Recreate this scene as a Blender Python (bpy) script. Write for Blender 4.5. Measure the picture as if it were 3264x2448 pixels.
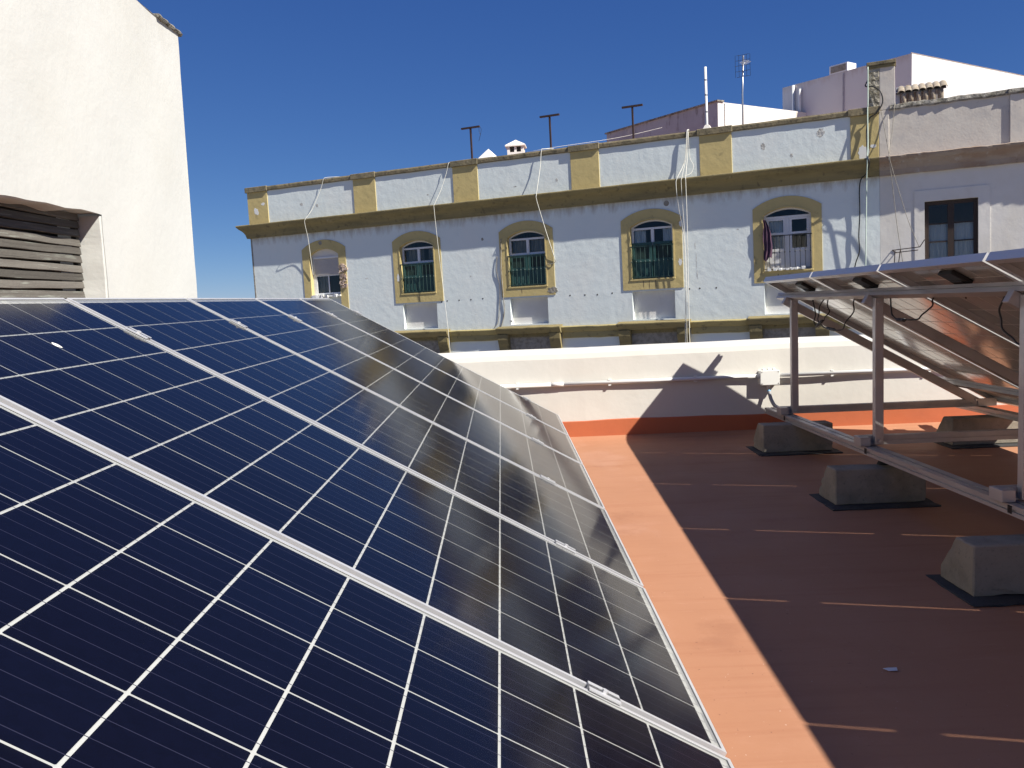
import bpy, bmesh, math, random
from mathutils import Vector, Matrix, Euler
from mathutils.geometry import tessellate_polygon
random.seed(7)
R = math.radians
for o in list(bpy.data.objects):
    bpy.data.objects.remove(o)
scene = bpy.context.scene
COL = scene.collection

# ------------------------------------------------------------------ camera
cd = bpy.data.cameras.new('camera')
cam = bpy.data.objects.new('camera', cd)
COL.objects.link(cam)
cd.sensor_width = 36.0
cd.lens = 2738.3 / 3264.0 * 36.0
cd.clip_start = 0.05
cd.clip_end = 6000
cam.matrix_world = Matrix(((0.99914443, 0.04030946, -0.00924944, 1.3012),
                           (-0.01321398, 0.09922463, -0.99497732, -1.6220),
                           (-0.03918923, 0.99424827, 0.09967239, 1.2048),
                           (0, 0, 0, 1)))
scene.camera = cam

# ------------------------------------------------------------------ sky and sun
SUN_TRAVEL = Vector((-0.569, 0.440, -0.686)).normalized()
to_sun = -SUN_TRAVEL
world = bpy.data.worlds.new('World')
scene.world = world
world.use_nodes = True
wn = world.node_tree.nodes
wl = world.node_tree.links
wn.clear()
sky = wn.new('ShaderNodeTexSky')
sky.sky_type = 'NISHITA'
sky.sun_disc = False
sky.sun_elevation = math.asin(to_sun.z)
sky.sun_rotation = math.atan2(to_sun.x, to_sun.y)
sky.altitude = 0
sky.air_density = 0.5
sky.dust_density = 0.0
sky.ozone_density = 10.0
bg = wn.new('ShaderNodeBackground')
bg.inputs['Strength'].default_value = 0.056
wo = wn.new('ShaderNodeOutputWorld')
sep = wn.new('ShaderNodeSeparateColor'); com = wn.new('ShaderNodeCombineColor')
wl.new(sky.outputs[0], sep.inputs[0])
for k, (gm, mu) in enumerate(((1.0, 0.82), (0.8, 1.03), (0.5, 2.1))):   # colour response of the whole sky
    pw_ = wn.new('ShaderNodeMath'); pw_.operation = 'POWER'; pw_.inputs[1].default_value = gm
    ml_ = wn.new('ShaderNodeMath'); ml_.operation = 'MULTIPLY'; ml_.inputs[1].default_value = mu
    wl.new(sep.outputs[k], pw_.inputs[0]); wl.new(pw_.outputs[0], ml_.inputs[0]); wl.new(ml_.outputs[0], com.inputs[k])
wl.new(com.outputs[0], bg.inputs['Color'])
wl.new(bg.outputs[0], wo.inputs['Surface'])

sd = bpy.data.lights.new('sun', 'SUN')
sd.energy = 4.7
sd.angle = R(0.53)
sd.color = (1.0, 0.95, 0.86)
sun = bpy.data.objects.new('sun', sd)
COL.objects.link(sun)
sun.rotation_euler = SUN_TRAVEL.to_track_quat('-Z', 'Y').to_euler()
sun.location = (12, -8, 16)

scene.view_settings.view_transform = 'Standard'
scene.view_settings.look = 'None'
scene.view_settings.exposure = 0.85
scene.view_settings.gamma = 1.0
scene.render.engine = 'CYCLES'
scene.cycles.max_bounces = 8
scene.cycles.transparent_max_bounces = 12
scene.cycles.caustics_reflective = False
scene.cycles.caustics_refractive = False

# ------------------------------------------------------------------ helpers
def tag(o, label=None, cat=None, group=None, kind=None):
    if label: o['label'] = label
    if cat: o['category'] = cat
    if group: o['group'] = group
    if kind: o['kind'] = kind
    return o

def empty(name, mat=None, **k):
    o = bpy.data.objects.new(name, None)
    COL.objects.link(o)
    o.empty_display_size = 0.1
    if mat is not None: o.matrix_world = mat
    return tag(o, **k)

def link(name, me, parent=None, **k):
    o = bpy.data.objects.new(name, me)
    COL.objects.link(o)
    if parent is not None: o.parent = parent
    return tag(o, **k)

class MB:
    def __init__(s): s.v = []; s.f = []
    def quad(s, a, b, c, d):
        i = len(s.v); s.v += [a, b, c, d]; s.f.append((i, i+1, i+2, i+3)); return s
    def hexa(s, p):   # 8 points: bottom ring 0-3 (ccw from above), top ring 4-7
        i = len(s.v); s.v += [tuple(q) for q in p]
        for f in ((3,2,1,0),(4,5,6,7),(0,1,5,4),(1,2,6,5),(2,3,7,6),(3,0,4,7)):
            s.f.append(tuple(i+j for j in f))
        return s
    def box(s, x0, x1, y0, y1, z0, z1):
        return s.hexa([(x0,y0,z0),(x1,y0,z0),(x1,y1,z0),(x0,y1,z0),(x0,y0,z1),(x1,y0,z1),(x1,y1,z1),(x0,y1,z1)])
    def prism(s, poly, fn0, fn1):   # poly ccw; fn0/fn1 map 2d point -> 3d at both ends
        n = len(poly); i = len(s.v)
        s.v += [tuple(fn0(*p)) for p in poly] + [tuple(fn1(*p)) for p in poly]
        s.f.append(tuple(range(i+n-1, i-1, -1))); s.f.append(tuple(range(i+n, i+2*n)))
        for k in range(n):
            s.f.append((i+k, i+(k+1) % n, i+n+(k+1) % n, i+n+k))
        return s
    def sweep(s, rings, close_ring=True, caps=True, loop=False):
        n = len(rings[0]); i = len(s.v)
        for r in rings: s.v += [tuple(p) for p in r]
        m = len(rings)
        for a in range(m if loop else m-1):
            b = (a+1) % m
            for k in range(n if close_ring else n-1):
                l = (k+1) % n
                s.f.append((i+a*n+k, i+a*n+l, i+b*n+l, i+b*n+k))
        if caps and not loop:
            s.f.append(tuple(i+k for k in range(n-1, -1, -1)))
            s.f.append(tuple(i+(m-1)*n+k for k in range(n)))
        return s
    def tube(s, pts, r, n=8):
        pts = [Vector(p) for p in pts]
        rings = []
        prev = None
        for k, p in enumerate(pts):
            a = pts[max(k-1, 0)]; b = pts[min(k+1, len(pts)-1)]
            d = (b-a).normalized()
            if prev is None:
                e = d.orthogonal().normalized()
            else:
                e = (prev - d*prev.dot(d))
                e = e.normalized() if e.length > 1e-6 else d.orthogonal().normalized()
            prev = e; g = d.cross(e)
            rr = r[k] if isinstance(r, (list, tuple)) else r
            rings.append([p + e*(rr*math.cos(2*math.pi*j/n)) + g*(rr*math.sin(2*math.pi*j/n)) for j in range(n)])
        return s.sweep(rings)
    def slab(s, outer, holes, y0, y1):   # 2d loops in (x,z), extruded in y
        loops = [outer] + holes
        flat = [p for l in loops for p in l]
        tris = tessellate_polygon([[Vector((p[0], p[1], 0)) for p in l] for l in loops])
        i = len(s.v); n = len(flat)
        s.v += [(p[0], y0, p[1]) for p in flat] + [(p[0], y1, p[1]) for p in flat]
        for t in tris:
            a, b, c = (flat[j] for j in t)
            ar = (b[0]-a[0])*(c[1]-a[1]) - (c[0]-a[0])*(b[1]-a[1])
            t = t if ar > 0 else (t[0], t[2], t[1])
            s.f.append((i+t[0], i+t[1], i+t[2]))
            s.f.append((i+n+t[0], i+n+t[2], i+n+t[1]))
        k0 = 0
        for l in loops:
            m = len(l)
            for k in range(m):
                a = i+k0+k; b = i+k0+(k+1) % m
                s.f.append((a, b, b+n, a+n))
            k0 += m
        return s
    def mesh(s, name, mat, smooth=False, bevel=0, seg=2, recalc=True, merge=False):
        me = bpy.data.meshes.new(name)
        me.from_pydata(s.v, [], s.f)
        bm = bmesh.new(); bm.from_mesh(me)
        if merge: bmesh.ops.remove_doubles(bm, verts=bm.verts, dist=1e-5)
        if recalc: bmesh.ops.recalc_face_normals(bm, faces=bm.faces)
        if bevel:
            es = [e for e in bm.edges if len(e.link_faces) == 2 and e.calc_face_angle(0) > 0.5]
            bmesh.ops.bevel(bm, geom=es, offset=bevel, segments=seg, affect='EDGES', profile=0.6)
        bm.to_mesh(me); bm.free()
        if smooth:
            for p in me.polygons: p.use_smooth = True
        me.materials.append(mat)
        return me
    def build(s, name, mat, parent=None, smooth=False, bevel=0, seg=2, recalc=True, merge=False, **k):
        return link(name, s.mesh(name, mat, smooth, bevel, seg, recalc, merge), parent, **k)

def curve_pts(pts, n=5):       # catmull-rom
    pts = [Vector(p) for p in pts]; out = []
    for k in range(len(pts)-1):
        p0 = pts[max(k-1, 0)]; p1 = pts[k]; p2 = pts[k+1]; p3 = pts[min(k+2, len(pts)-1)]
        for j in range(n):
            t = j/n
            out.append(0.5*((2*p1)+(p2-p0)*t+(2*p0-5*p1+4*p2-p3)*t*t+(3*p1-p0-3*p2+p3)*t**3))
    out.append(pts[-1])
    return out

# ------------------------------------------------------------------ materials
def nodes(name):
    m = bpy.data.materials.new(name); m.use_nodes = True
    nt = m.node_tree; nt.nodes.clear()
    return m, nt, nt.nodes.new

def material(name, base, rough=0.7, metal=0.0, spec=0.5, layers=(), bumps=(), rand=0.0, band=None, coat=0.0, coat_rough=0.1, rough_noise=None):
    """layers: (scale, lo, hi, colour, amount[, stretch]) noise-masked colours; bumps: (scale, strength, distance[, detail])"""
    m, nt, N = nodes(name)
    L = nt.links.new
    out = N('ShaderNodeOutputMaterial'); b = N('ShaderNodeBsdfPrincipled')
    L(b.outputs[0], out.inputs[0])
    tc = N('ShaderNodeTexCoord')
    col = N('ShaderNodeRGB'); col.outputs[0].default_value = (*base, 1); cur = col.outputs[0]
    for k, ly in enumerate(layers):
        sc, lo, hi, c, am = ly[:5]
        mp = N('ShaderNodeMapping'); mp.inputs['Scale'].default_value = ly[5] if len(ly) > 5 else (1, 1, 1)
        mp.inputs['Location'].default_value = (3.1*k+1.7, 5.3*k, 2.2*k)
        L(tc.outputs['Object'], mp.inputs[0])
        nz = N('ShaderNodeTexNoise'); nz.inputs['Scale'].default_value = sc
        nz.inputs['Detail'].default_value = 7; nz.inputs['Roughness'].default_value = 0.62
        L(mp.outputs[0], nz.inputs['Vector'])
        mr = N('ShaderNodeMapRange'); mr.inputs['From Min'].default_value = lo; mr.inputs['From Max'].default_value = hi
        mr.inputs['To Max'].default_value = am; mr.interpolation_type = 'SMOOTHSTEP'
        L(nz.outputs['Fac'], mr.inputs['Value'])
        mx = N('ShaderNodeMix'); mx.data_type = 'RGBA'
        L(mr.outputs[0], mx.inputs['Factor']); L(cur, mx.inputs['A']); mx.inputs['B'].default_value = (*c, 1)
        cur = mx.outputs['Result']
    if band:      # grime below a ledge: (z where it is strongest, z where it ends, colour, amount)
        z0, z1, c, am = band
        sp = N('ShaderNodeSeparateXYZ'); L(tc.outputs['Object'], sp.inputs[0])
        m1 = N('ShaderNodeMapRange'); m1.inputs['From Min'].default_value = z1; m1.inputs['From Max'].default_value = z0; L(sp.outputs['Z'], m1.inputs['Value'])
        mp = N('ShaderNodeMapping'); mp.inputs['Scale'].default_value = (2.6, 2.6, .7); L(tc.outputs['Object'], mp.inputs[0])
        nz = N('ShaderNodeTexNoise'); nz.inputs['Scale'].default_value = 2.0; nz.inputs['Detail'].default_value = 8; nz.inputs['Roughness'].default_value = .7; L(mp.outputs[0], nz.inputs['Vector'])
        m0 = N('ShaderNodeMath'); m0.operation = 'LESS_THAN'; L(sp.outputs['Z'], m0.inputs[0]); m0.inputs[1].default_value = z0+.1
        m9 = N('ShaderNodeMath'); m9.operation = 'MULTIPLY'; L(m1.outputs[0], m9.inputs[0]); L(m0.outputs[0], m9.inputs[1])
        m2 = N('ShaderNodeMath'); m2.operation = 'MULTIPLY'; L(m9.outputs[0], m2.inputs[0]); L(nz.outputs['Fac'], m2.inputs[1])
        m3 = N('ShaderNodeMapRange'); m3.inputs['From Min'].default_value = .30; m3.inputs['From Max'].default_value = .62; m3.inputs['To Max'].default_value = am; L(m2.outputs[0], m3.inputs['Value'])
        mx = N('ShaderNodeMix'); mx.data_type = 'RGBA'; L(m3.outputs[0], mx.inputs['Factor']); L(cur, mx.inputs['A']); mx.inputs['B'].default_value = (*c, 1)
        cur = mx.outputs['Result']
    if rand:
        oi = N('ShaderNodeObjectInfo'); hs = N('ShaderNodeHueSaturation')
        mr = N('ShaderNodeMapRange'); mr.inputs['To Min'].default_value = 1-rand; mr.inputs['To Max'].default_value = 1+rand
        L(oi.outputs['Random'], mr.inputs['Value']); L(mr.outputs[0], hs.inputs['Value']); L(cur, hs.inputs['Color'])
        cur = hs.outputs[0]
    L(cur, b.inputs['Base Color'])
    b.inputs['Roughness'].default_value = rough; b.inputs['Metallic'].default_value = metal
    b.inputs['Specular IOR Level'].default_value = spec
    b.inputs['Coat Weight'].default_value = coat; b.inputs['Coat Roughness'].default_value = coat_rough
    if rough_noise:
        nz = N('ShaderNodeTexNoise'); nz.inputs['Scale'].default_value = rough_noise[0]; nz.inputs['Detail'].default_value = 4
        L(tc.outputs['Object'], nz.inputs['Vector'])
        mr = N('ShaderNodeMapRange'); mr.inputs['From Min'].default_value = .3; mr.inputs['From Max'].default_value = .7
        mr.inputs['To Min'].default_value = rough_noise[1]; mr.inputs['To Max'].default_value = rough_noise[2]
        L(nz.outputs['Fac'], mr.inputs['Value']); L(mr.outputs[0], b.inputs['Roughness'])
    prev = None
    for k, bp in enumerate(bumps):
        sc, st, dist = bp[:3]
        nz = N('ShaderNodeTexNoise'); nz.inputs['Scale'].default_value = sc
        nz.inputs['Detail'].default_value = bp[3] if len(bp) > 3 else 4
        L(tc.outputs['Object'], nz.inputs['Vector'])
        bn = N('ShaderNodeBump'); bn.inputs['Strength'].default_value = st; bn.inputs['Distance'].default_value = dist
        L(nz.outputs['Fac'], bn.inputs['Height'])
        if prev: L(prev, bn.inputs['Normal'])
        prev = bn.outputs[0]
    if prev: L(prev, b.inputs['Normal'])
    return m

M = {}
M['roof_paint'] = material('roof_paint', (0.41, 0.203, 0.118), 0.5, spec=0.2,
    layers=((0.9, .35, .75, (0.375, 0.18, 0.102), .8), (7, .5, .8, (0.44, 0.225, 0.14), .5), (2.3, .62, .78, (0.30, 0.12, 0.08), .5), (28, .68, .8, (0.52, 0.33, 0.25), .35), (3.0, .48, .75, (0.34, 0.15, 0.085), .55, (.35, 5, 1)), (5.0, .60, .80, (0.47, 0.26, 0.17), .5, (.5, 4, 1)), (55, .67, .72, (0.16, 0.08, 0.055), .7), (75, .69, .73, (0.62, 0.48, 0.40), .7), (.8, .56, .68, (0.47, 0.26, 0.18), .45), (1.7, .60, .72, (0.29, 0.13, 0.075), .45)),
    bumps=((9, .22, .006), (160, .25, .001, 3)), rough_noise=(3, .6, .78))
M['band_paint'] = material('band_paint', (0.46, 0.125, 0.05), 0.55, layers=((3, .4, .75, (0.40, 0.11, 0.05), .7),), bumps=((12, .3, .006), (120, .2, .001)))
M['white_wash'] = material('white_wash', (0.62, 0.60, 0.55), 0.85, spec=0.2,
    layers=((1.4, .45, .8, (0.57, 0.545, 0.49), .6), (18, .66, .8, (0.52, 0.49, 0.44), .35)), bumps=((3.5, .25, .02), (20, .18, .006), (130, .12, .0015)))
M['tower_wash'] = material('tower_wash', (0.55, 0.55, 0.52), 0.88, spec=0.2,
    layers=((0.8, .45, .75, (0.535, 0.53, 0.49), .7), (2.2, .58, .8, (0.51, 0.515, 0.50), .5), (9, .68, .8, (0.46, 0.455, 0.43), .3)),
    bumps=((2.2, .16, .04), (10, .26, .012), (38, .24, .005)), band=(3.7, 2.9, (.47, .455, .41), .6))
M['facade_blue'] = material('facade_blue', (0.69, 0.75, 0.74), 0.85, spec=0.2,
    layers=((0.7, .42, .75, (0.73, 0.755, 0.725), .8), (2.4, .55, .8, (0.61, 0.655, 0.65), .5), (6, .66, .78, (0.50, 0.48, 0.44), .5)),
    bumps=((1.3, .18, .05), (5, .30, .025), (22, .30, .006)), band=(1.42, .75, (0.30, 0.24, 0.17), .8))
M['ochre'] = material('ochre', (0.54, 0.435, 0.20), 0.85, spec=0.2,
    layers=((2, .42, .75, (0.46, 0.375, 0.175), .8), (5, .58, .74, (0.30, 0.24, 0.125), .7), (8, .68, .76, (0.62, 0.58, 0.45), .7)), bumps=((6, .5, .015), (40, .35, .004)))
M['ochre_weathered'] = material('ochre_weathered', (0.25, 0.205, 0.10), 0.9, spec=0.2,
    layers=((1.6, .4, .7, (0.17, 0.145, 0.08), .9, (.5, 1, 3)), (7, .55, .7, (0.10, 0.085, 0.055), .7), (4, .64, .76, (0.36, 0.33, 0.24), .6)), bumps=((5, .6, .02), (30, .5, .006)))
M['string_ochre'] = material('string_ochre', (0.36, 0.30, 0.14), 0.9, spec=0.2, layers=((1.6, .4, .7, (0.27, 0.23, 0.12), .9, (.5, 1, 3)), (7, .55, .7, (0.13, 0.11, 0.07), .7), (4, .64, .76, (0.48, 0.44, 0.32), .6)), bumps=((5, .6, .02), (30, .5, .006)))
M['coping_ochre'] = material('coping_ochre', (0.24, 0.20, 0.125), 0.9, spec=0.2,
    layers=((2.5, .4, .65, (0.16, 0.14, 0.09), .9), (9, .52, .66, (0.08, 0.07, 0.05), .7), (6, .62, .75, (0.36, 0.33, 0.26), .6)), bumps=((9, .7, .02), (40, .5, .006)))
M['pink_plaster'] = material('pink_plaster', (0.60, 0.56, 0.50), 0.88, spec=0.2,
    layers=((1.1, .4, .7, (0.55, 0.495, 0.435), .8), (3, .5, .75, (0.46, 0.435, 0.41), .7), (7, .62, .75, (0.34, 0.31, 0.29), .5)), bumps=((3, .4, .02), (20, .4, .006)))
M['pale_plaster'] = material('pale_plaster', (0.70, 0.68, 0.64), 0.88, spec=0.2,
    layers=((1.1, .4, .7, (0.66, 0.63, 0.57), .8), (3, .55, .75, (0.60, 0.57, 0.54), .6)), bumps=((3, .4, .02), (20, .3, .006)))
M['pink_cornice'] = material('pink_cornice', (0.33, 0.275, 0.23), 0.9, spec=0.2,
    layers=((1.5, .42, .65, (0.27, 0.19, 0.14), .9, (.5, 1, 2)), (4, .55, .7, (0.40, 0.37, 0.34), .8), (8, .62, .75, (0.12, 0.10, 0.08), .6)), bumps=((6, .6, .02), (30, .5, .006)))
M['lichen_stone'] = material('lichen_stone', (0.34, 0.32, 0.28), 0.95, spec=0.15,
    layers=((5, .42, .6, (0.15, 0.14, 0.115), .9), (14, .52, .64, (0.07, 0.065, 0.05), .8), (9, .62, .72, (0.50, 0.48, 0.42), .7)), bumps=((9, .9, .03), (40, .7, .01)))
M['rough_stone'] = material('rough_stone', (0.40, 0.37, 0.30), 0.95, spec=0.15,
    layers=((9, .48, .56, (0.13, 0.12, 0.09), .9), (22, .5, .62, (0.24, 0.21, 0.15), .7)), bumps=((9, 1, .05), (30, .8, .015)))
M['far_white'] = material('far_white', (0.62, 0.615, 0.62), 0.85, spec=0.2,
    layers=((0.5, .45, .75, (0.57, 0.55, 0.55), .7), (2.5, .6, .8, (0.60, 0.57, 0.55), .4, (1.5, 1.5, .35))), bumps=((4, .25, .02),), band=(8.5, 7.7, (.46, .38, .33), .7))
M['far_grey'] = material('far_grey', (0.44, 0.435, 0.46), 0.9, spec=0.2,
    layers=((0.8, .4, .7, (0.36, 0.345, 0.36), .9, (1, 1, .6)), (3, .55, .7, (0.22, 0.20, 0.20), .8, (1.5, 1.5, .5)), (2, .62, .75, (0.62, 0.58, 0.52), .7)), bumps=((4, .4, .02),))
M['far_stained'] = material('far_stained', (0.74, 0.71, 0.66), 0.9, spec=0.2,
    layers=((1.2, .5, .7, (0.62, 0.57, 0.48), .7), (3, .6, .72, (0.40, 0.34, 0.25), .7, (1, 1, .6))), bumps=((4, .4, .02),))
M['concrete'] = material('concrete', (0.31, 0.275, 0.22), 0.95, spec=0.2,
    layers=((6, .42, .7, (0.22, 0.195, 0.155), .9), (2.2, .5, .7, (0.17, 0.15, 0.12), .6), (60, .55, .7, (0.15, 0.14, 0.12), .6), (90, .6, .72, (0.33, 0.31, 0.27), .5)), bumps=((60, .5, .004), (220, .5, .0015)))
M['bitumen'] = material('bitumen', (0.035, 0.035, 0.036), 0.85, layers=((12, .45, .7, (0.06, 0.06, 0.06), .7), (80, .55, .7, (0.09, 0.09, 0.09), .5)), bumps=((70, .6, .004), (300, .6, .001)))
M['aluminium'] = material('aluminium', (0.61, 0.61, 0.615), 0.4, metal=0.45, layers=((6, .4, .8, (0.54, 0.54, 0.545), .5),), rough_noise=(12, .32, .48))
M['rail_aluminium'] = material('rail_aluminium', (0.52, 0.49, 0.47), 0.42, metal=0.55,
    layers=((4, .4, .75, (0.34, 0.32, 0.31), .7, (1, .1, 1)), (40, .6, .75, (0.28, 0.255, 0.24), .4)), rough_noise=(9, .32, .55))
M['steel'] = material('steel', (0.55, 0.55, 0.55), 0.35, metal=0.9)
M['black_plastic'] = material('black_plastic', (0.012, 0.012, 0.013), 0.5, layers=((30, .5, .7, (0.02, 0.02, 0.02), .6),))
M['rubber'] = material('rubber', (0.02, 0.019, 0.018), 0.8, bumps=((40, .4, .003),))
M['backsheet'] = material('backsheet', (0.46, 0.47, 0.46), 0.32, spec=0.5, coat=1.0, coat_rough=0.10, layers=((14, .4, .7, (0.43, 0.44, 0.43), .7),))
M['backsheet_line'] = material('backsheet_line', (0.72, 0.70, 0.66), 0.4, layers=((20, .4, .7, (0.66, 0.64, 0.60), .6),))
M['ribbon'] = material('ribbon', (0.022, 0.022, 0.045), 0.5, metal=0.0, layers=((60, .62, .78, (0.10, 0.10, 0.13), .8),))
M['bus_ribbon'] = material('bus_ribbon', (0.42, 0.43, 0.45), 0.4, metal=0.6)
M['pvc_white'] = material('pvc_white', (0.74, 0.74, 0.71), 0.45, layers=((6, .5, .8, (0.66, 0.65, 0.62), .6),))
M['pvc_grey'] = material('pvc_grey', (0.28, 0.28, 0.30), 0.5, layers=((10, .5, .7, (0.22, 0.22, 0.24), .6),))
M['blue_tape'] = material('blue_tape', (0.25, 0.50, 0.72), 0.5, layers=((20, .5, .7, (0.3, 0.55, 0.75), .5),))
M['window_white'] = material('window_white', (0.72, 0.73, 0.74), 0.5, layers=((8, .5, .8, (0.62, 0.63, 0.64), .5),))
M['shutter_grey'] = material('shutter_grey', (0.50, 0.475, 0.46), 0.6, layers=((5, .45, .7, (0.44, 0.42, 0.41), .7),))
M['shutter_green'] = material('shutter_green', (0.020, 0.072, 0.066), 0.6, layers=((4, .45, .7, (0.030, 0.10, 0.092), .8, (3, 1, .6)), (6, .62, .72, (0.20, 0.26, 0.23), .8, (5, 1, .5))), bumps=((20, .4, .004),))
M['shutter_dark'] = material('shutter_dark', (0.010, 0.030, 0.024), 0.6, layers=((6, .45, .7, (0.018, 0.045, 0.035), .8),))
M['iron_green'] = material('iron_green', (0.015, 0.045, 0.040), 0.5, layers=((30, .5, .7, (0.03, 0.07, 0.06), .7),))
M['iron_black'] = material('iron_black', (0.012, 0.015, 0.018), 0.55, layers=((30, .5, .7, (0.03, 0.03, 0.03), .6),))
M['rust_iron'] = material('rust_iron', (0.035, 0.018, 0.016), 0.8, layers=((14, .5, .7, (0.07, 0.03, 0.022), .7),))
M['curtain'] = material('curtain', (0.34, 0.30, 0.25), 0.95, layers=((6, .4, .7, (0.24, 0.21, 0.18), .8, (4, 4, .3)),))
M['curtain_white'] = material('curtain_white', (0.78, 0.78, 0.76), 0.95, layers=((9, .4, .7, (0.60, 0.61, 0.62), .8, (4, 4, .3)),))
M['interior'] = material('interior', (0.05, 0.045, 0.04), 0.95, layers=((2, .4, .7, (0.03, 0.027, 0.025), .8),))
M['brown_wood'] = material('brown_wood', (0.030, 0.018, 0.013), 0.6, layers=((7, .45, .7, (0.05, 0.028, 0.018), .8, (6, 6, .5)),))
M['grey_wood'] = material('grey_wood', (0.125, 0.115, 0.10), 0.9, spec=0.2, rand=0.38,
    layers=((5, .42, .7, (0.09, 0.08, 0.07), .9, (1, .25, 8)), (10, .55, .68, (0.24, 0.25, 0.215), .7, (1, .3, 5)), (30, .55, .7, (0.05, 0.045, 0.04), .7, (1, .08, 5))), bumps=((40, .6, .006), (12, .4, .01)))
M['cloth_purple'] = material('cloth_purple', (0.055, 0.028, 0.055), 0.95, layers=((9, .5, .62, (0.16, 0.075, 0.11), .8, (6, 6, .3)),))
M['cord_white'] = material('cord_white', (0.68, 0.67, 0.60), 0.7, layers=((12, .5, .7, (0.55, 0.52, 0.42), .6),))
M['cord_green'] = material('cord_green', (0.52, 0.62, 0.54), 0.7, layers=((12, .5, .7, (0.42, 0.52, 0.45), .6),))
M['tile_clay'] = material('tile_clay', (0.36, 0.31, 0.24), 0.92, rand=0.2, layers=((8, .42, .65, (0.24, 0.18, 0.12), .9), (16, .55, .68, (0.12, 0.10, 0.07), .7)), bumps=((14, .6, .02),))
M['street'] = material('street', (0.27, 0.25, 0.22), 0.9, layers=((0.2, .4, .7, (0.22, 0.20, 0.18), .8),), bumps=((20, .3, .01),))
M['terrace_floor'] = material('terrace_floor', (0.33, 0.17, 0.12), 0.9, layers=((0.8, .4, .7, (0.28, 0.15, 0.11), .8),))
M['red_roof'] = material('red_roof', (0.45, 0.13, 0.08), 0.85, layers=((2, .4, .7, (0.36, 0.10, 0.06), .8),))
M['rust_streak'] = material('rust_streak', (0.22, 0.17, 0.09), 0.95, layers=((12, .4, .7, (0.14, 0.11, 0.07), .9),))
M['plaster_grey'] = material('plaster_grey', (0.50, 0.50, 0.48), 0.95, layers=((9, .4, .7, (0.36, 0.35, 0.32), .9),), bumps=((18, .8, .02),))
M['stain_grey'] = material('stain_grey', (0.30, 0.28, 0.24), 0.95, layers=((9, .4, .7, (0.18, 0.16, 0.13), .9),), bumps=((14, .8, .02),))

def cell_material():
    m, nt, N = nodes('solar_cell'); L = nt.links.new
    out = N('ShaderNodeOutputMaterial'); b = N('ShaderNodeBsdfPrincipled'); L(b.outputs[0], out.inputs[0])
    tc = N('ShaderNodeTexCoord'); oi = N('ShaderNodeObjectInfo')
    ad = N('ShaderNodeVectorMath'); ad.operation = 'ADD'
    cmb = N('ShaderNodeMath'); cmb.operation = 'MULTIPLY'; cmb.inputs[1].default_value = 40
    L(oi.outputs['Random'], cmb.inputs[0]); L(tc.outputs['Object'], ad.inputs[0]); L(cmb.outputs[0], ad.inputs[1])
    vo = N('ShaderNodeTexVoronoi'); vo.inputs['Scale'].default_value = 70
    L(ad.outputs[0], vo.inputs['Vector'])
    bw = N('ShaderNodeSeparateColor'); L(vo.outputs['Color'], bw.inputs[0])
    mr = N('ShaderNodeMapRange'); mr.inputs['To Min'].default_value = 0.9; mr.inputs['To Max'].default_value = 1.1
    L(bw.outputs[0], mr.inputs['Value'])
    mr2 = N('ShaderNodeMapRange'); mr2.inputs['To Min'].default_value = 0.85; mr2.inputs['To Max'].default_value = 1.15
    L(oi.outputs['Random'], mr2.inputs['Value'])
    mu = N('ShaderNodeMath'); mu.operation = 'MULTIPLY'; L(mr.outputs[0], mu.inputs[0]); L(mr2.outputs[0], mu.inputs[1])
    mix = N('ShaderNodeMix'); mix.data_type = 'RGBA'; mix.inputs['A'].default_value = (0.0018, 0.0016, 0.0068, 1); mix.inputs['B'].default_value = (0.0016, 0.0022, 0.0088, 1)
    L(oi.outputs['Random'], mix.inputs['Factor'])
    vm = N('ShaderNodeVectorMath'); vm.operation = 'SCALE'; L(mix.outputs['Result'], vm.inputs[0]); L(mu.outputs[0], vm.inputs['Scale'])
    L(vm.outputs[0], b.inputs['Base Color'])
    b.inputs['Roughness'].default_value = 0.6; b.inputs['Specular IOR Level'].default_value = 0.1
    return m
M['cell'] = cell_material()

def glass_material(name, rough, ior=1.45, tint=(1, 1, 1), bump=None):
    m, nt, N = nodes(name); L = nt.links.new
    out = N('ShaderNodeOutputMaterial'); mx = N('ShaderNodeMixShader'); L(mx.outputs[0], out.inputs[0])
    fr = N('ShaderNodeFresnel'); fr.inputs['IOR'].default_value = ior
    tr = N('ShaderNodeBsdfTransparent'); tr.inputs[0].default_value = (*tint, 1)
    gl = N('ShaderNodeBsdfGlossy'); gl.inputs['Roughness'].default_value = rough
    L(fr.outputs[0], mx.inputs[0]); L(tr.outputs[0], mx.inputs[1]); L(gl.outputs[0], mx.inputs[2])
    if bump:
        tc = N('ShaderNodeTexCoord'); nz = N('ShaderNodeTexNoise'); nz.inputs['Scale'].default_value = bump[0]
        bn = N('ShaderNodeBump'); bn.inputs['Strength'].default_value = bump[1]; bn.inputs['Distance'].default_value = bump[2]
        L(tc.outputs['Object'], nz.inputs['Vector']); L(nz.outputs['Fac'], bn.inputs['Height']); L(bn.outputs[0], gl.inputs['Normal'])
    return m
M['panel_glass'] = glass_material('panel_glass', 0.105, 1.37)
M['window_glass'] = glass_material('window_glass', 0.02, 1.36, (.92, .95, .95), (3, .1, .01))

# ------------------------------------------------------------------ setting: ground, roof terrace
SLOPE = 0.018
def zr(y): return 0.005 + SLOPE*(y-3.75)
WALL_Y = 5.30

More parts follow.
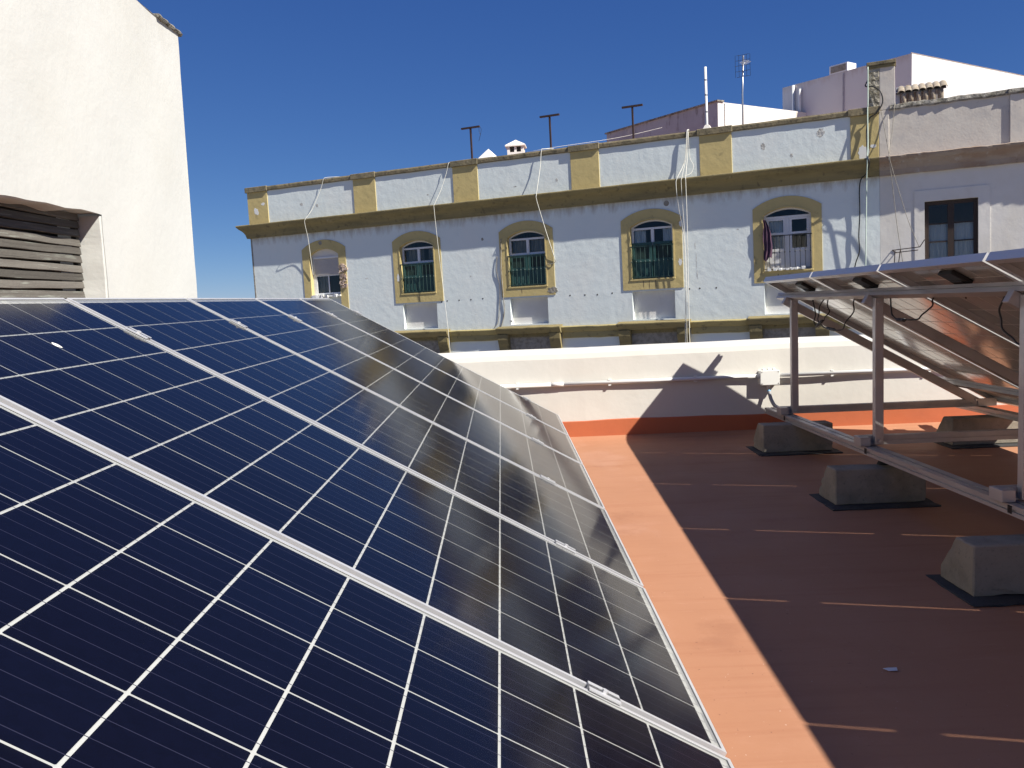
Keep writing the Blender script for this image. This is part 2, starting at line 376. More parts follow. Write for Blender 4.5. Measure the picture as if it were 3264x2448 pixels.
g = MB(); g.box(-3000, 3000, -3000, 3000, -9.6, -9.0)
g.build('street', M['street'], kind='structure')
g = MB()
ys = [-7.5, -2, 1.0, 3.0, 4.6, 5.05, 5.18, 5.25, 5.285, 5.32]
def cove(y): return zr(y) + (0.0 if y < 5.05 else 0.035*((y-5.05)/0.27)**2.2)
for a, b in zip(ys[:-1], ys[1:]):
    g.quad((-1.6, a, cove(a)), (10.5, a, cove(a)), (10.5, b, cove(b)), (-1.6, b, cove(b)))
g.box(-1.6, 10.5, -7.5, 5.29, -9, -0.35)
g.build('roof_terrace', M['roof_paint'], kind='structure', merge=True)

# parapet wall with painted base band
pw = empty('parapet_wall', Matrix.Translation((0, 0, 0)), label='low whitewashed parapet wall with terracotta painted base at the end of the roof', cat='wall')
rings = []
prof = [(0, 0.16), (-0.004, 0.45), (0, 0.70), (0.012, 0.742), (0.045, 0.762), (0.15, 0.772), (0.27, 0.772), (0.31, 0.75), (0.325, 0.70), (0.325, -1.0), (0, -1.0)]
nx = 60
for i in range(nx+1):
    x = -1.45 + 12.0*i/nx
    w = 0.005*math.sin(x*2.1)+0.004*math.sin(x*5.3+1)
    rings.append([(x, WALL_Y+a+(w if a < .05 else 0), c+(w*.35 if c > .6 else 0)+0.0045*(x-2)*(1 if c > .1 else 0)) for a, c in prof])
m = MB(); m.sweep(rings); m.build('wall_body', M['white_wash'], pw, smooth=False)
rings = []
for i in range(nx+1):
    x = -1.45 + 12.0*i/nx
    t = 0.19+0.004*math.sin(x*3.3)+0.003*math.sin(x*9)
    rings.append([(x, WALL_Y-0.012, -0.02), (x, WALL_Y-0.012, t-0.006), (x, WALL_Y-0.008, t), (x, WALL_Y+0.02, t), (x, WALL_Y+0.02, -0.02)])
m = MB(); m.sweep(rings); m.build('base_band', M['band_paint'], pw)

# ------------------------------------------------------------------ conduit and junction box on the parapet
cz = 0.492
pp = empty('conduit_pipe', label='long white plastic conduit pipe running along the parapet wall', cat='pipe')
cy = WALL_Y-0.032
m = MB()
for a, b in ((-0.8, 1.72), (1.722, 3.38), (3.50, 5.9), (5.902, 8.5)):
    m.tube([(a, cy, cz+.002*a), (b, cy, cz+.002*b)], 0.0165, 12)
m.build('pipe', M['pvc_white'], pp, smooth=True)
m = MB(); m.tube([(1.68, cy, cz+.0034), (1.78, cy, cz+.0035)], 0.0180, 12); m.build('coupling', M['pvc_white'], pp, smooth=True)
clip = None
for x in (0.0, 0.70, 1.412, 2.157, 2.85, 3.959, 4.75, 5.5):
    if clip is None:
        m = MB()
        for s in (-1, 1):
            m.box(-.012, .012, -.004, .022, s*.020-.004, s*.020+.004)
        m.box(-.012, .012, .017, .023, -.0245, .0245)
        m.box(-.010, .010, .022, .034, -.009, .009)
        m.box(-.016, .004, -.012, .004, .016, .026); m.box(-.016, .004, -.012, .004, -.026, -.016)
        clip = m.mesh('clip', M['pvc_white'])
    o = link('clip', clip, pp); o.location = (x, cy, cz+.002*x)
bx = empty('wall_junction_box', Matrix.Translation((3.44, WALL_Y-.040, 0.485)), label='white square plastic junction box on the parapet wall', cat='junction box')
m = MB(); m.box(-.075, .075, -.020, .043, -.056, .056); m.build('housing', M['pvc_white'], bx, bevel=.004)
m = MB(); m.box(-.078, .078, -.036, -.0205, -.059, .059); m.build('lid', M['pvc_white'], bx, bevel=.004)
for k in (-1, 0, 1):
    m = MB(); m.tube([(k*.042, .008, .055), (k*.042, .008, .070), (k*.042, .008, .076)], [.014, .013, .006], 10); m.build('grommet', M['pvc_white'], bx, smooth=True)
for sx in (-1, 1):
    for sz in (-1, 1):
        m = MB(); m.tube([(sx*.066, -.0355, sz*.047), (sx*.066, -.0375, sz*.047)], .0045, 8); m.build('screw', M['steel'], bx)
m = MB(); m.tube([(-.075, .008, .012), (-.098, .008, .012)], [.019, .017], 10); m.build('pipe_gland', M['pvc_white'], bx, smooth=True)
tb = empty('cable_tube', Matrix.Translation((3.44, WALL_Y-.050, 0.485)), label='grey corrugated tube with blue tape dropping from the wall junction box to the base rail', cat='tube')
m = MB(); m.tube([(.0, .02, -.05), (-.002, .02, -.075), (.0, .015, -.105)], [.013, .0125, .012], 10); m.build('gland', M['pvc_white'], tb, smooth=True)
m = MB(); m.tube([(.0, .015, -.100), (.003, .012, -.118)], .0145, 10); m.build('tape', M['blue_tape'], tb, smooth=True)
pts = curve_pts([(.002, .012, -.115), (.006, -.02, -.17), (.012, -.09, -.215), (.005, -.22, -.222), (-.02, -.38, -.226), (-.03, -.50, -.222)], 12)
rr = [.0135+.0018*(k % 2) for k in range(len(pts))]
m = MB(); m.tube(pts, rr, 10); m.build('tube', M['pvc_grey'], tb, smooth=True)

# ------------------------------------------------------------------ solar arrays
TH = 0.51349
PITCH = 1.0053
PW = 0.9825
T0, T1 = -0.016, 1.972
PS, PT = 0.1583, 0.16135
ct, st = math.cos(TH), math.sin(TH)

def panel_meshes():
    d = {}
    # frame: profile (inset from outer edge, z)
    prof = [(0, 0), (0.009, 0), (0.009, -0.0014), (0.003, -0.0048), (0.003, -0.0375), (0.030, -0.0375), (0.030, -0.040), (0, -0.040)]
    hw = PW/2
    rings = []
    for cx, cyy, sx, sy in ((T0, -hw, 1, 1), (T1, -hw, -1, 1), (T1, hw, -1, -1), (T0, hw, 1, -1)):
        rings.append([(cx+sx*a, cyy+sy*a, z) for a, z in prof])
    m = MB(); m.sweep(rings, loop=True, caps=False); d['frame'] = m.mesh('frame', M['aluminium'])
    m = MB(); m.box(T0+.0035, T1-.0035, -hw+.0035, hw-.0035, -0.0046, -0.0033); d['backsheet'] = m.mesh('backsheet', M['backsheet'])
    m = MB(); m.quad((T0+.0032, -hw+.0032, -.0018), (T1-.0032, -hw+.0032, -.0018), (T1-.0032, hw-.0032, -.0018), (T0+.0032, hw-.0032, -.0018))
    d['glass'] = m.mesh('glass', M['panel_glass'], recalc=False)
    a, b = (PT-.0050)/2, (PS-.0036)/2
    m = MB(); c = .0015
    ring = lambda z: [(-a+c, -b, z), (a-c, -b, z), (a, -b+c, z), (a, b-c, z), (a-c, b, z), (-a+c, b, z), (-a, b-c, z), (-a, -b+c, z)]
    m.sweep([ring(-.0032), ring(-.0031)]); d['cell'] = m.mesh('cell', M['cell'])
    m = MB()
    for j in range(6):
        for k in range(4):
            y = (j-2.5)*PS + (k-1.5)*PS/4*0.985
            m.box(.978-6*PT-.008, .978+6*PT+.008, y-.0006, y+.0006, -.00309, -.00304)
    d['busbars'] = m.mesh('busbars', M['ribbon'])
    m = MB()
    for tt, pairs in ((.978-6*PT-.0125, ((-2.9, -1.1), (-.9, .9), (1.1, 2.9))), (.978+6*PT+.0095, ((-2.9, -2.1), (-1.9, -.1), (.1, 1.9), (2.1, 2.9)))):
        for p, q in pairs:
            m.box(tt, tt+.005, p*PS, q*PS, -.0032, -.0030)
    d['bus_ribbons'] = m.mesh('bus_ribbons', M['bus_ribbon'])
    m = MB()
    for i in range(12):
        for j in range(6):
            x, y = .978+(i-5.5)*PT, (j-2.5)*PS
            m.box(x-a, x+a, y-b, y+b, -.0032, -.0031)
    d['cell_grid'] = m.mesh('cell_grid', M['cell'])
    m = MB()
    for i in range(1, 12): x = .978+(i-6)*PT; m.box(x-.0022, x+.0022, -.47, .47, -.0052, -.0047)
    for j in range(1, 6): y = (j-3)*PS; m.box(.02, 1.93, y-.0018, y+.0018, -.0052, -.00475)
    d['grid_print'] = m.mesh('grid_print', M['backsheet_line'])
    m = MB(); m.box(.085, .195, -.065, .065, -.028, -.0049); d['junction_box'] = m.mesh('junction_box', M['black_plastic'], bevel=.006)
    inv = lambda p: (p[0]*ct - p[2]*st, p[1], p[0]*st + p[2]*ct)   # array-local -> panel-local
    m = MB(); m.box(.15, .19, -.05, .05, -.033, -.0282); d['jb_lid'] = m.mesh('box_lid', M['black_plastic'], bevel=.003)
    m = MB()
    m.tube(curve_pts([(.19, -.045, -.022), (.215, -.10, -.032), (.23, -.20, -.045), (.235, -.30, -.055), (.23, -.40, -.058)], 4), .0034, 6)
    m.tube(curve_pts([(.19, .04, -.022), (.22, .045, -.04), (.235, .03, -.06), (.235, .005, -.075)], 4), .0034, 6)
    d['lead'] = m.mesh('lead', M['black_plastic'], smooth=True)
    return d
PM = panel_meshes()

def panel(A, y, label, full):
    mat = A @ Matrix.Translation((0, y, 0)) @ Matrix.Rotation(TH, 4, 'Y')
    r = empty('solar_panel', mat, label=label, cat='solar panel', group='panels of the near solar array' if full else 'panels of the far solar array')
    link('frame', PM['frame'], r); link('backsheet', PM['backsheet'], r); link('glass', PM['glass'], r)
    if full:
        for i in range(12):
            for j in range(6):
                c = link('cell', PM['cell'], r); c.location = (.978+(i-5.5)*PT, (j-2.5)*PS, 0)
        link('busbar_ribbons', PM['busbars'], r, kind='stuff')
        link('bus_ribbons', PM['bus_ribbons'], r, kind='stuff')
    else:
        link('cell_grid', PM['cell_grid'], r, kind='stuff'); link('grid_print', PM['grid_print'], r, kind='stuff')
        jb = link('junction_box', PM['junction_box'], r)
        link('box_lid', PM['jb_lid'], jb); link('lead', PM['lead'], jb)
    return r

def rail_profile(w, h, slot=.009, dep=.008):
    """closed ccw profile centred in w, 0..h with slots in top and both sides"""
    p = [(-w/2, 0), (w/2, 0)]
    zc = h*.5
    p += [(w/2, zc-slot/2), (w/2-dep, zc-slot/2), (w/2-dep, zc+slot/2), (w/2, zc+slot/2), (w/2, h)]
    p += [(slot/2, h), (slot/2, h-dep), (-slot/2, h-dep), (-slot/2, h)]
    p += [(-w/2, h), (-w/2, zc+slot/2), (-w/2+dep, zc+slot/2), (-w/2+dep, zc-slot/2), (-w/2, zc-slot/2)]
    return p

def build_rack(A, ymin, ymax, posts, label, x_low=1.575):
    r = empty('mounting_rack', A, label=label, cat='solar rack')
    RA = M['rail_aluminium']
    def slope_pt(t, y, off): return (t*ct - off*st, y, -t*st - off*ct)
    # purlins under the panels
    for t in (0.182, 1.588):
        pr = rail_profile(.042, .045)
        m = MB()
        f = lambda y: (lambda a, h: slope_pt(t+a, y, .0855-h))
        m.prism(pr, f(ymin-.11), f(ymax+.11))
        m.build('purlin', RA, r)
    # base rails
    for x0, w in ((.082, .084), (1.535, .07)):
        m = MB(); m.prism(rail_profile(w, .045, .012, .01), lambda a, h: (x0+a, ymin-.25, -1.060+h), lambda a, h: (x0+a, ymax+.24, -1.060+h))
        m.build('base_rail', RA, r)
    for py in posts:
        # base member along x, rear post, rafter
        m = MB(); m.prism(rail_profile(.042, .054, .008, .006), lambda a, h: (.03, py+a, -1.014+h), lambda a, h: (1.625, py+a, -1.014+h))
        m.build('base_member', RA, r)
        m = MB(); m.box(.105, .155, py-.062, py-.0225, -1.008, -.168); m.build('post', RA, r, bevel=.003, seg=1)
        t_a, t_b = .145, 1.80
        m = MB(); m.prism([(py-.0215, -.058), (py+.0185, -.058), (py+.0185, 0), (py-.0215, 0)], lambda a, h: slope_pt(t_a, a, .0862-h), lambda a, h: slope_pt(t_b, a, .0862-h))
        m.build('rafter', RA, r, bevel=.003, seg=1)
        # clamp bracket where base member crosses the rear rail, bolts
        m = MB(); m.box(.018, .075, py-.068, py+.03, -1.0135, -.962)
        m.build('bracket', RA, r, bevel=.002, seg=1)
        m = MB(); m.box(1.50, 1.640, py-.028, py-.0225, -1.012, -.955); m.build('bracket', RA, r)
        for bxx, bz, byy in ((.13, -.195, py-.063), (.13, -.985, py-.063), (1.49, -.965, py-.0226)):
            m = MB(); m.tube([(bxx, byy+.001, bz), (bxx, byy-.007, bz)], .009, 6)
            m.build('bolt', M['steel'], r)
        m = MB(); m.box(.036, .0395, py-.10, py-.09, -1.052, -1.02); m.box(.036, .0395, py-.085, py-.075, -1.052, -1.02)
        m.build('rail_joint_screw', M['black_plastic'], r)
    # clamps between and at the ends of the panels
    n = int(round((ymax-ymin)/PITCH))
    mid = MB()
    mid.box(-.035, .035, -.019, .019, .0015, .0045); mid.box(-.035, .035, -.0055, .0055, -.05, .0045); 
    mid.tube([(0, 0, .0045), (0, 0, .010)], .0065, 6)
    midm = mid.mesh('clamp', M['aluminium'])
    for k in range(n+1):
        y = ymin + k*PITCH
        for t in (0.225, 1.690):
            o = link('clamp', midm, r)
            o.matrix_local = Matrix.Rotation(TH, 4, 'Y') @ Matrix.Translation((t, y, .001))
    return r

AL = Matrix.Translation((0, 0, 1.25))
words = ['nearest', 'second', 'third', 'fourth', 'fifth', 'farthest']
for k in range(6):
    lab = {0: 'dark blue solar panel of the left array, nearest one, cut by the picture edge',
           5: 'blue solar panel of the left array, the farthest one, beside the parapet wall'}.get(k, f'blue solar panel of the left array, {words[k]} one counted from the viewer')
    panel(AL, -PITCH/2 + k*PITCH, lab, True)
build_rack(AL, -PITCH, 5*PITCH, (-.75, .72, 2.2, 3.6, 4.75), 'aluminium mounting rack carrying the left solar array')

AR = Matrix.Translation((3.318, 4.885, 1.2786)) @ Matrix.Rotation(-.0065, 4, 'Z') @ Matrix.Rotation(-.0089, 4, 'X')
for k in range(6):
    lab = {0: 'underside of the farthest solar panel of the right array, beside the parapet wall',
           5: 'raised solar panel of the right array, the one nearest to the viewer'}.get(k, f'underside of the {words[k]} solar panel of the right array, counted from the parapet wall')
    panel(AR, -PITCH/2 - k*PITCH, lab, False)
rack = build_rack(AR, -6*PITCH, 0, (-.165, -1.60, -3.01, -4.45, -5.75), 'aluminium mounting rack on concrete blocks under the right solar array')

# hanging connector cables of the right array
loops = [
 [(-.504, -.125), (-.55, -.17), (-.593, -.219), (-.599, -.277), (-.594, -.326), (-.618, -.359), (-.671, -.348), (-.749, -.312), (-.806, -.292), (-.843, -.253), (-.856, -.211), (-.838, -.13)],
 [(-.80, -.125), (-.775, -.165), (-.698, -.218), (-.665, -.266), (-.671, -.314), (-.723, -.351), (-.812, -.362), (-.886, -.367), (-.964, -.371), (-1.062, -.365), (-1.163, -.314), (-1.239, -.251), (-1.282, -.194), (-1.295, -.125)],
 [(-1.765, -.15), (-1.774, -.238), (-1.8, -.269), (-1.847, -.291), (-1.897, -.293), (-1.945, -.29), (-2.001, -.288), (-2.07, -.284), (-2.145, -.261), (-2.216, -.216), (-2.258, -.184), (-2.29, -.125)],
 [(-2.90, -.125), (-2.841, -.196), (-2.824, -.233), (-2.828, -.272), (-2.855, -.314), (-2.908, -.35), (-2.975, -.372), (-3.05, -.37), (-3.15, -.30), (-3.25, -.125)]]
conn = [(5, 7), (6, 8), (3, 5), (6, 7)]
clabs = ['black connector cable loop hanging nearest the parapet end of the right array', 'wide black connector cable loop crossing beside the farthest rear post',
         'black connector cable loop hanging just right of the second rear post', 'large black connector cable loop hanging at the right picture edge']
for lp, (i0, i1), lab in zip(loops, conn, clabs):
    e = empty('connector_cable', AR, label=lab, cat='cable', group='connector cables under the right array')
    m = MB(); m.tube(curve_pts([(.145+.01*math.sin(3*k), y, z) for k, (y, z) in enumerate(lp)], 4), .0042, 8); m.build('cable', M['black_plastic'], e, smooth=True)
    a = Vector((.145, *lp[i0])); b = Vector((.145, *lp[i1])); c = (a+b)/2
    m = MB(); m.tube([a, a.lerp(b, .12), a.lerp(b, .14), a.lerp(b, .45), a.lerp(b, .47), a.lerp(b, .53), a.lerp(b, .55), a.lerp(b, .86), a.lerp(b, .88), b], [.006, .0075, .0105, .0105, .008, .008, .011, .011, .0075, .006], 8)
    m.build('connector', M['black_plastic'], e)
m = MB(); m.tube(curve_pts([(.17, .04, -.12), (.15, .05, -.16), (.13, .03, -.20), (.12, -.05, -.205), (.12, -.14, -.19)], 5), .003, 6)
e = empty('earth_wire', AR, label='thin yellow green earth wire looping from the purlin end beside the farthest post', cat='wire')
m.build('wire', material('earth_yellow', (0.30, 0.28, 0.10), 0.6, layers=((30, .4, .6, (0.16, 0.24, 0.10), .8),)), e, smooth=True)

# concrete blocks and bitumen pads
from mathutils import noise as mnoise
def roughen(o, cuts, amp, chip, seed):
    bm = bmesh.new(); bm.from_mesh(o.data)
    bmesh.ops.triangulate(bm, faces=[f for f in bm.faces if len(f.verts) > 4])
    bmesh.ops.subdivide_edges(bm, edges=[e for e in bm.edges if e.calc_length() > .03], cuts=cuts, use_grid_fill=True)
    bm.normal_update(); off = Vector((seed*3.7, seed*1.3, seed*5.1))
    for v in bm.verts:
        n = mnoise.noise(v.co*14+off)*amp + mnoise.noise(v.co*55+off)*amp*.5
        sharp = max((e.calc_face_angle(0) for e in v.link_edges if len(e.link_faces) == 2), default=0)
        c = max(0, mnoise.noise(v.co*22-off)-.25)*chip if sharp > .4 else 0
        v.co += v.normal*(n-c)
    bm.to_mesh(o.data); bm.free()
bp = [(0, 0), (.25, 0), (.25, .055), (.135, .2), (0, .2)]
def block(x, y, w, h, blab, mlab, spacer=0.0):
    z = zr(y+.12)
    m = MB(); m.box(x-.045, x+w+.04, y-.085, y+.29, z-.003, z+.006)
    o = m.build('bitumen_pad', M['bitumen'], bevel=.002, seg=1)
    roughen(o, 9, .004, .03, x*2+y)
    tag(o, mlab, 'mat', 'bitumen pads under the blocks')
    s = h/.2
    m = MB(); m.prism(bp, lambda a, c: (x, y+a, z+.006+c*s), lambda a, c: (x+w, y+a, z+.006+c*s))
    o = m.build('concrete_block', M['concrete'], bevel=.006, seg=1); roughen(o, 7, .0022, .035, x+y)
    tag(o, blab, 'block', 'concrete blocks under the right rack')
block(3.143, 4.445, .502, .200, 'grey concrete block under the rear rail, the one closest to the parapet wall', 'black bitumen pad under the rear block closest to the parapet wall')
block(3.096, 2.990, .502, .198, 'grey concrete block in the middle of the rear row, under the second post', 'black bitumen pad under the middle rear block')
block(3.092, 1.600, .502, .205, 'large looking grey concrete block at the right picture edge', 'black bitumen pad under the block at the right picture edge')
block(3.092, .15, .502, .205, 'grey concrete block of the rear row nearest to the viewer', 'black bitumen pad under the rear block nearest to the viewer')
block(4.50, 4.43, .60, .195, 'half sunlit grey concrete block under the front rail near the parapet wall', 'black bitumen pad under the half sunlit front block')
block(4.50, 2.95, .60, .195, 'grey concrete block in the middle of the front row', 'black bitumen pad under the middle front block')
block(4.50, 1.55, .60, .195, 'grey concrete block of the front row at the third post', 'black bitumen pad under the front block at the third post')
for x, y in ((3.40, 4.56), (3.40, 3.09), (3.40, 1.70), (4.85, 4.55), (4.85, 3.07)):
    z = zr(y+.0)+.198
    m = MB(); ztop = 1.2786-1.060 + .0089*(4.885-y)
    m.tube([(x, y, z-.005), (x, y, z+.012), (x, y, ztop-.008), (x, y, ztop+.002)], [.030, .030, .018, .014], 12)
    m.v = [tuple(AR.inverted() @ Vector(p)) for p in m.v]
    m.build('rubber_foot', M['rubber'], rack, smooth=False)
# blocks of the left rack (hidden below it but carrying it)
for x, y in ((-.12, 4.55), (-.12, 2.05), (-.12, -.45), (1.20, 4.55), (1.20, 2.05), (1.20, -.45)):
    z = zr(y+.1)
    m = MB(); m.prism(bp, lambda a, c: (x, y+a, z+.002+c*.19/.2), lambda a, c: (x+.5, y+a, z+.002+c*.19/.2))
    o = m.build('concrete_block', M['concrete'], bevel=.007)
    tag(o, f'grey concrete block hidden under the left array, {"rear" if x < 1 else "front"} row, {"far end" if y > 4 else "middle" if y > 0 else "near end"}', 'block', 'concrete blocks under the left rack')
# bird dropping on the second panel
m = MB(); rg = []
for k in range(14):
    a = 2*math.pi*k/14
    rg.append((.235+.014*math.cos(a)*(1+.15*math.sin(3*a)), .508+.009*math.sin(a), 0))
m.sweep([[(x, y, -.0017) for x, y, _ in rg], [(.235+(x-.235)*.6, .508+(y-.508)*.6, -.0002) for x, y, _ in rg]])
o = m.build('bird_dropping', M['far_stained'], label='small pale bird dropping on the second left solar panel', cat='dropping')
o.matrix_world = AL @ Matrix.Rotation(TH, 4, 'Y')

# ------------------------------------------------------------------ white house wall on the left
TX = -1.5
tw = empty('white_house', Matrix.Translation((TX, 0, 0)), label='tall white rendered house wall with a louvred opening at the left edge', cat='house')
def edge_sag(y): return .005*math.sin(y*3.1+.6)+.004*math.sin(y*7.3)+.004*math.sin(y*15)
def lumpy_grid_slab(m, y0, y1, z0, z1, hole, x_front, depth, step=.11):
    """front face in the plane x = x_front (facing +x) with a hole, gently uneven"""
    def d(y, z): return .004*math.sin(y*2.3+z*1.1)+.003*math.sin(y*5.1-z*3.7)+.0022*math.sin(z*9+y*7)
    def cuts(a, b, extra):
        n = max(1, int((b-a)/step)); c = [a+(b-a)*i/n for i in range(n+1)] + [e for e in extra if a < e < b]
        c = sorted(c); out = [c[0]]
        for v in c[1:]:
            if v-out[-1] > .012: out.append(v)
            elif v in extra: out[-1] = v
        return out
    yc = cuts(y0, y1, [hole[0], hole[1]]); zc = cuts(z0, z1, [hole[2], hole[3]])
    for a, b in zip(yc[:-1], yc[1:]):
        for c, e in zip(zc[:-1], zc[1:]):
            if a >= hole[0]-1e-6 and b <= hole[1]+1e-6 and c >= hole[2]-1e-6 and e <= hole[3]+1e-6: continue
            P = [(x_front+d(y, z), y, z+(edge_sag(y) if abs(z-hole[3]) < 1e-6 and y < hole[1]-.01 else 0)) for y, z in ((a, c), (b, c), (b, e), (a, e))]
            m.quad(*P)
    return d
HY0, HY1, HZ0, HZ1 = 1.9, 4.60, .75, 1.905
m = MB(); dd = lumpy_grid_slab(m, -4.0, 6.40, -9.0, 3.68, (HY0, HY1, HZ0, HZ1), 0, 0)
m.build('wall', M['tower_wash'], tw, recalc=False, merge=True, smooth=True)
m = MB()
# far end face, top and back
m.quad((0, 6.40, -9), (-7, 6.40, -9), (-7, 6.40, 3.68), (0, 6.40, 3.68))
m.quad((0, -4, 3.68), (0, 6.40, 3.68), (-7, 6.40, 3.68), (-7, -4, 3.68))
m.quad((0, -4, -9), (0, -4, 3.68), (-7, -4, 3.68), (-7, -4, -9))
m.build('side_walls', M['tower_wash'], tw, recalc=False)
# reveals of the opening: rounded lumpy lintel and jamb
m = MB(); rings = []
n = 44
for i in range(n+1):
    y = HY0-.12+(HY1-HY0+.14)*i/n
    sag = .018*math.sin(y*3.1+.6)+.012*math.sin(y*7.3)+.008*math.sin(y*15)
    rings.append([(-.165, y, HZ1+.10), (-.02, y, HZ1+.10), (-.004+dd(y, HZ1), y, HZ1+.03), (-.004+dd(y, HZ1), y, HZ1+.004+edge_sag(y)), (-.022, y, HZ1-.006+sag*.5), (-.06, y, HZ1-.010+sag), (-.165, y, HZ1-.012+sag)])
m.sweep(rings); m.build('lintel', M['tower_wash'], tw)
m = MB(); rings = []
for i in range(25):
    z = HZ0-.05+(HZ1-HZ0+.04)*i/24
    w = .003*math.sin(z*9)+.002*math.sin(z*23)
    rings.append([(-.20, HY1+.10, z), (-.02, HY1+.10, z), (-.003+dd(HY1, z), HY1+.02, z), (-.004+dd(HY1, z), HY1+w-.006, z), (-.016, HY1-.012+w, z), (-.18, HY1-.008+w*1.5, z), (-.20, HY1-.008, z)])
m.sweep(rings); m.build('jamb', M['tower_wash'], tw)
m = MB(); m.box(-.45, -.40, HY0-.3, HY1+.15, HZ0-.3, HZ1+.3); m.build('opening_back', M['interior'], tw)
lv = MB(); lv.box(-.20, -.165, HY1-.07, HY1-.028, HZ0-.1, HZ1+.02); lv.box(-.20, -.165, HY0, HY0+.06, HZ0-.1, HZ1+.02)
lv = lv.build('louvre_screen', M['grey_wood'], tw)
zs = [1.893, 1.833, 1.772, 1.711, 1.651, 1.590, 1.530, 1.469, 1.408, 1.348, 1.288, 1.228, 1.168, 1.108, 1.048, .988, .928, .868, .808]
for k, z in enumerate(zs):
    m = MB(); h = .0265
    rings = []
    for i in range(19):
        y = HY0+.03+(HY1-.045-HY0-.03)*i/18
        w = .0022*math.sin(y*4+k*1.9)+.0016*math.sin(y*11+k)
        t = .004*(k % 3-1)*(y-3.4)/1.3
        rings.append([(-.160, y, z-h+w+t), (-.146, y, z-h+.004+w+t), (-.153, y, z+h-.003+w*.5+t), (-.170, y, z+h+w*.4+t)])
    m.sweep(rings)
    o = m.build('slat', M['grey_wood'], lv)
# leftovers of coping tiles at the top corner
m = MB(); rings = []
for i in range(12):
    y = 5.93+.53*i/11
    w = .006*math.sin(i*2.1)
    rings.append([(-.45, y, 3.683), (.018+w, y, 3.674+w), (.028, y, 3.690), (.018, y, 3.705+w), (-.45, y, 3.73)])
m.sweep(rings); m.build('coping_tile', M['lichen_stone'], tw)

# ------------------------------------------------------------------ building across the street
FM = Matrix.Translation((5.526, 22.178, 2.335)) @ Matrix.Rotation(-R(24.397), 4, 'Z') @ Matrix.Rotation(R(.036), 4, 'X') @ Matrix.Rotation(-R(.848), 4, 'Y')
fb = empty('apartment_building', FM, label='old pale blue apartment building with ochre trim and arched windows across the street', cat='building')
UL, UR = -13.80, 5.748
def arch(cx, hw, z0, zs, za, n=14):
    s = za-zs; r = (hw*hw+s*s)/(2*s); zc = za-r; a0 = math.asin(hw/r)
    return [(cx-hw, z0), (cx+hw, z0)] + [(cx+r*math.sin(a0-2*a0*i/n), zc+r*math.cos(a0-2*a0*i/n)) for i in range(n+1)]
WINS = [(-10.88, 'roller'), (-7.42, 'green'), (-3.75, 'green'), (-.02, 'green'), (3.545, 'white')]
VT, VC0, VC1 = 2.93, 1.42, 1.84
holes = []
for cx, kd in WINS:
    holes.append(arch(cx, .62, -1.9 if kd == 'roller' else -.78, .69, .90))
    if kd != 'roller': holes.append([(cx-.60, -1.86), (cx+.595, -1.865), (cx+.60, -1.09), (cx-.60, -1.085)])
m = MB(); m.slab([(UL, -11.3), (UR, -11.3), (UR, VT), (UL, VT)], holes, 0, .36)
m.build('wall', M['facade_blue'], fb)
m = MB(); m.box(UL, UL+.3, .365, 9, -11.3, 2.0); m.box(UR-.3, UR-.004, .365, 9, -11.3, 2.0); m.box(UL, UR-.004, 9.01, 9.3, -11.3, 2.0)
m.build('side_walls', M['facade_blue'], fb)
m = MB(); m.box(UL+.32, UR-.32, .365, 9, 1.55, 1.75); m.build('roof_slab', M['terrace_floor'], fb)
m = MB(); m.box(UL-.006, UL+.05, -.008, .02, -11, 1.40); m.build('corner_strip', M['stain_grey'], fb)
# niches below the windows
for cx, kd in WINS:
    if kd != 'roller':
        m = MB(); m.box(cx-.66, cx+.66, .135, .30, -1.93, -1.03); m.build('niche_back', M['pale_plaster'], fb)
# cornice, coping (mitred round the left corner)
def trim(name, prof, mat, u_end, closed_back=True, wob=.0):
    rings = []
    nseg = 90
    for i in range(nseg+1):
        u = u_end + (UL-u_end)*i/nseg
        rg = []
        for b, v in prof:
            w = wob*(math.sin(u*3.7+b*9)+.7*math.sin(u*8.9+v*5)+.5*math.sin(u*21))
            uu = u - (b if i == nseg else 0)
            rg.append((uu, -b + (w if b > .02 else 0), v + w*.8))
        rings.append(rg)
    rings.append([(UL-b, 8.5, v) for b, v in prof])
    m = MB(); m.sweep(rings)
    return m.build(name, mat, fb)
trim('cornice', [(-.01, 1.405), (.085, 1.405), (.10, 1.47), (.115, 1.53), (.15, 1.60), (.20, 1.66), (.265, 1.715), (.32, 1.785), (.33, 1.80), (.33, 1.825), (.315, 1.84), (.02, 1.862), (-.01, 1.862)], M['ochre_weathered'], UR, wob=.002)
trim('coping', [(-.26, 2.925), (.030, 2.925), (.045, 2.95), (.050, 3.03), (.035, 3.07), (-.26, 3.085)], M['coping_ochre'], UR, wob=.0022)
PIL = [(-13.795, -12.96), (-9.56, -8.74), (-6.01, -5.18), (-2.26, -1.42), (1.37, 2.21), (5.10, 5.745)]
for a, b in PIL:
    m = MB(); m.box(a, b, -.022, .03, 1.855, 2.93); p = m.build('pilaster', M['ochre'], fb, bevel=.006, seg=1)
    m = MB(); m.box(a-.05, b+.03, -.075, .0, 2.915, 3.088); m.build('pilaster_cap', M['coping_ochre'], p, bevel=.012, seg=1)
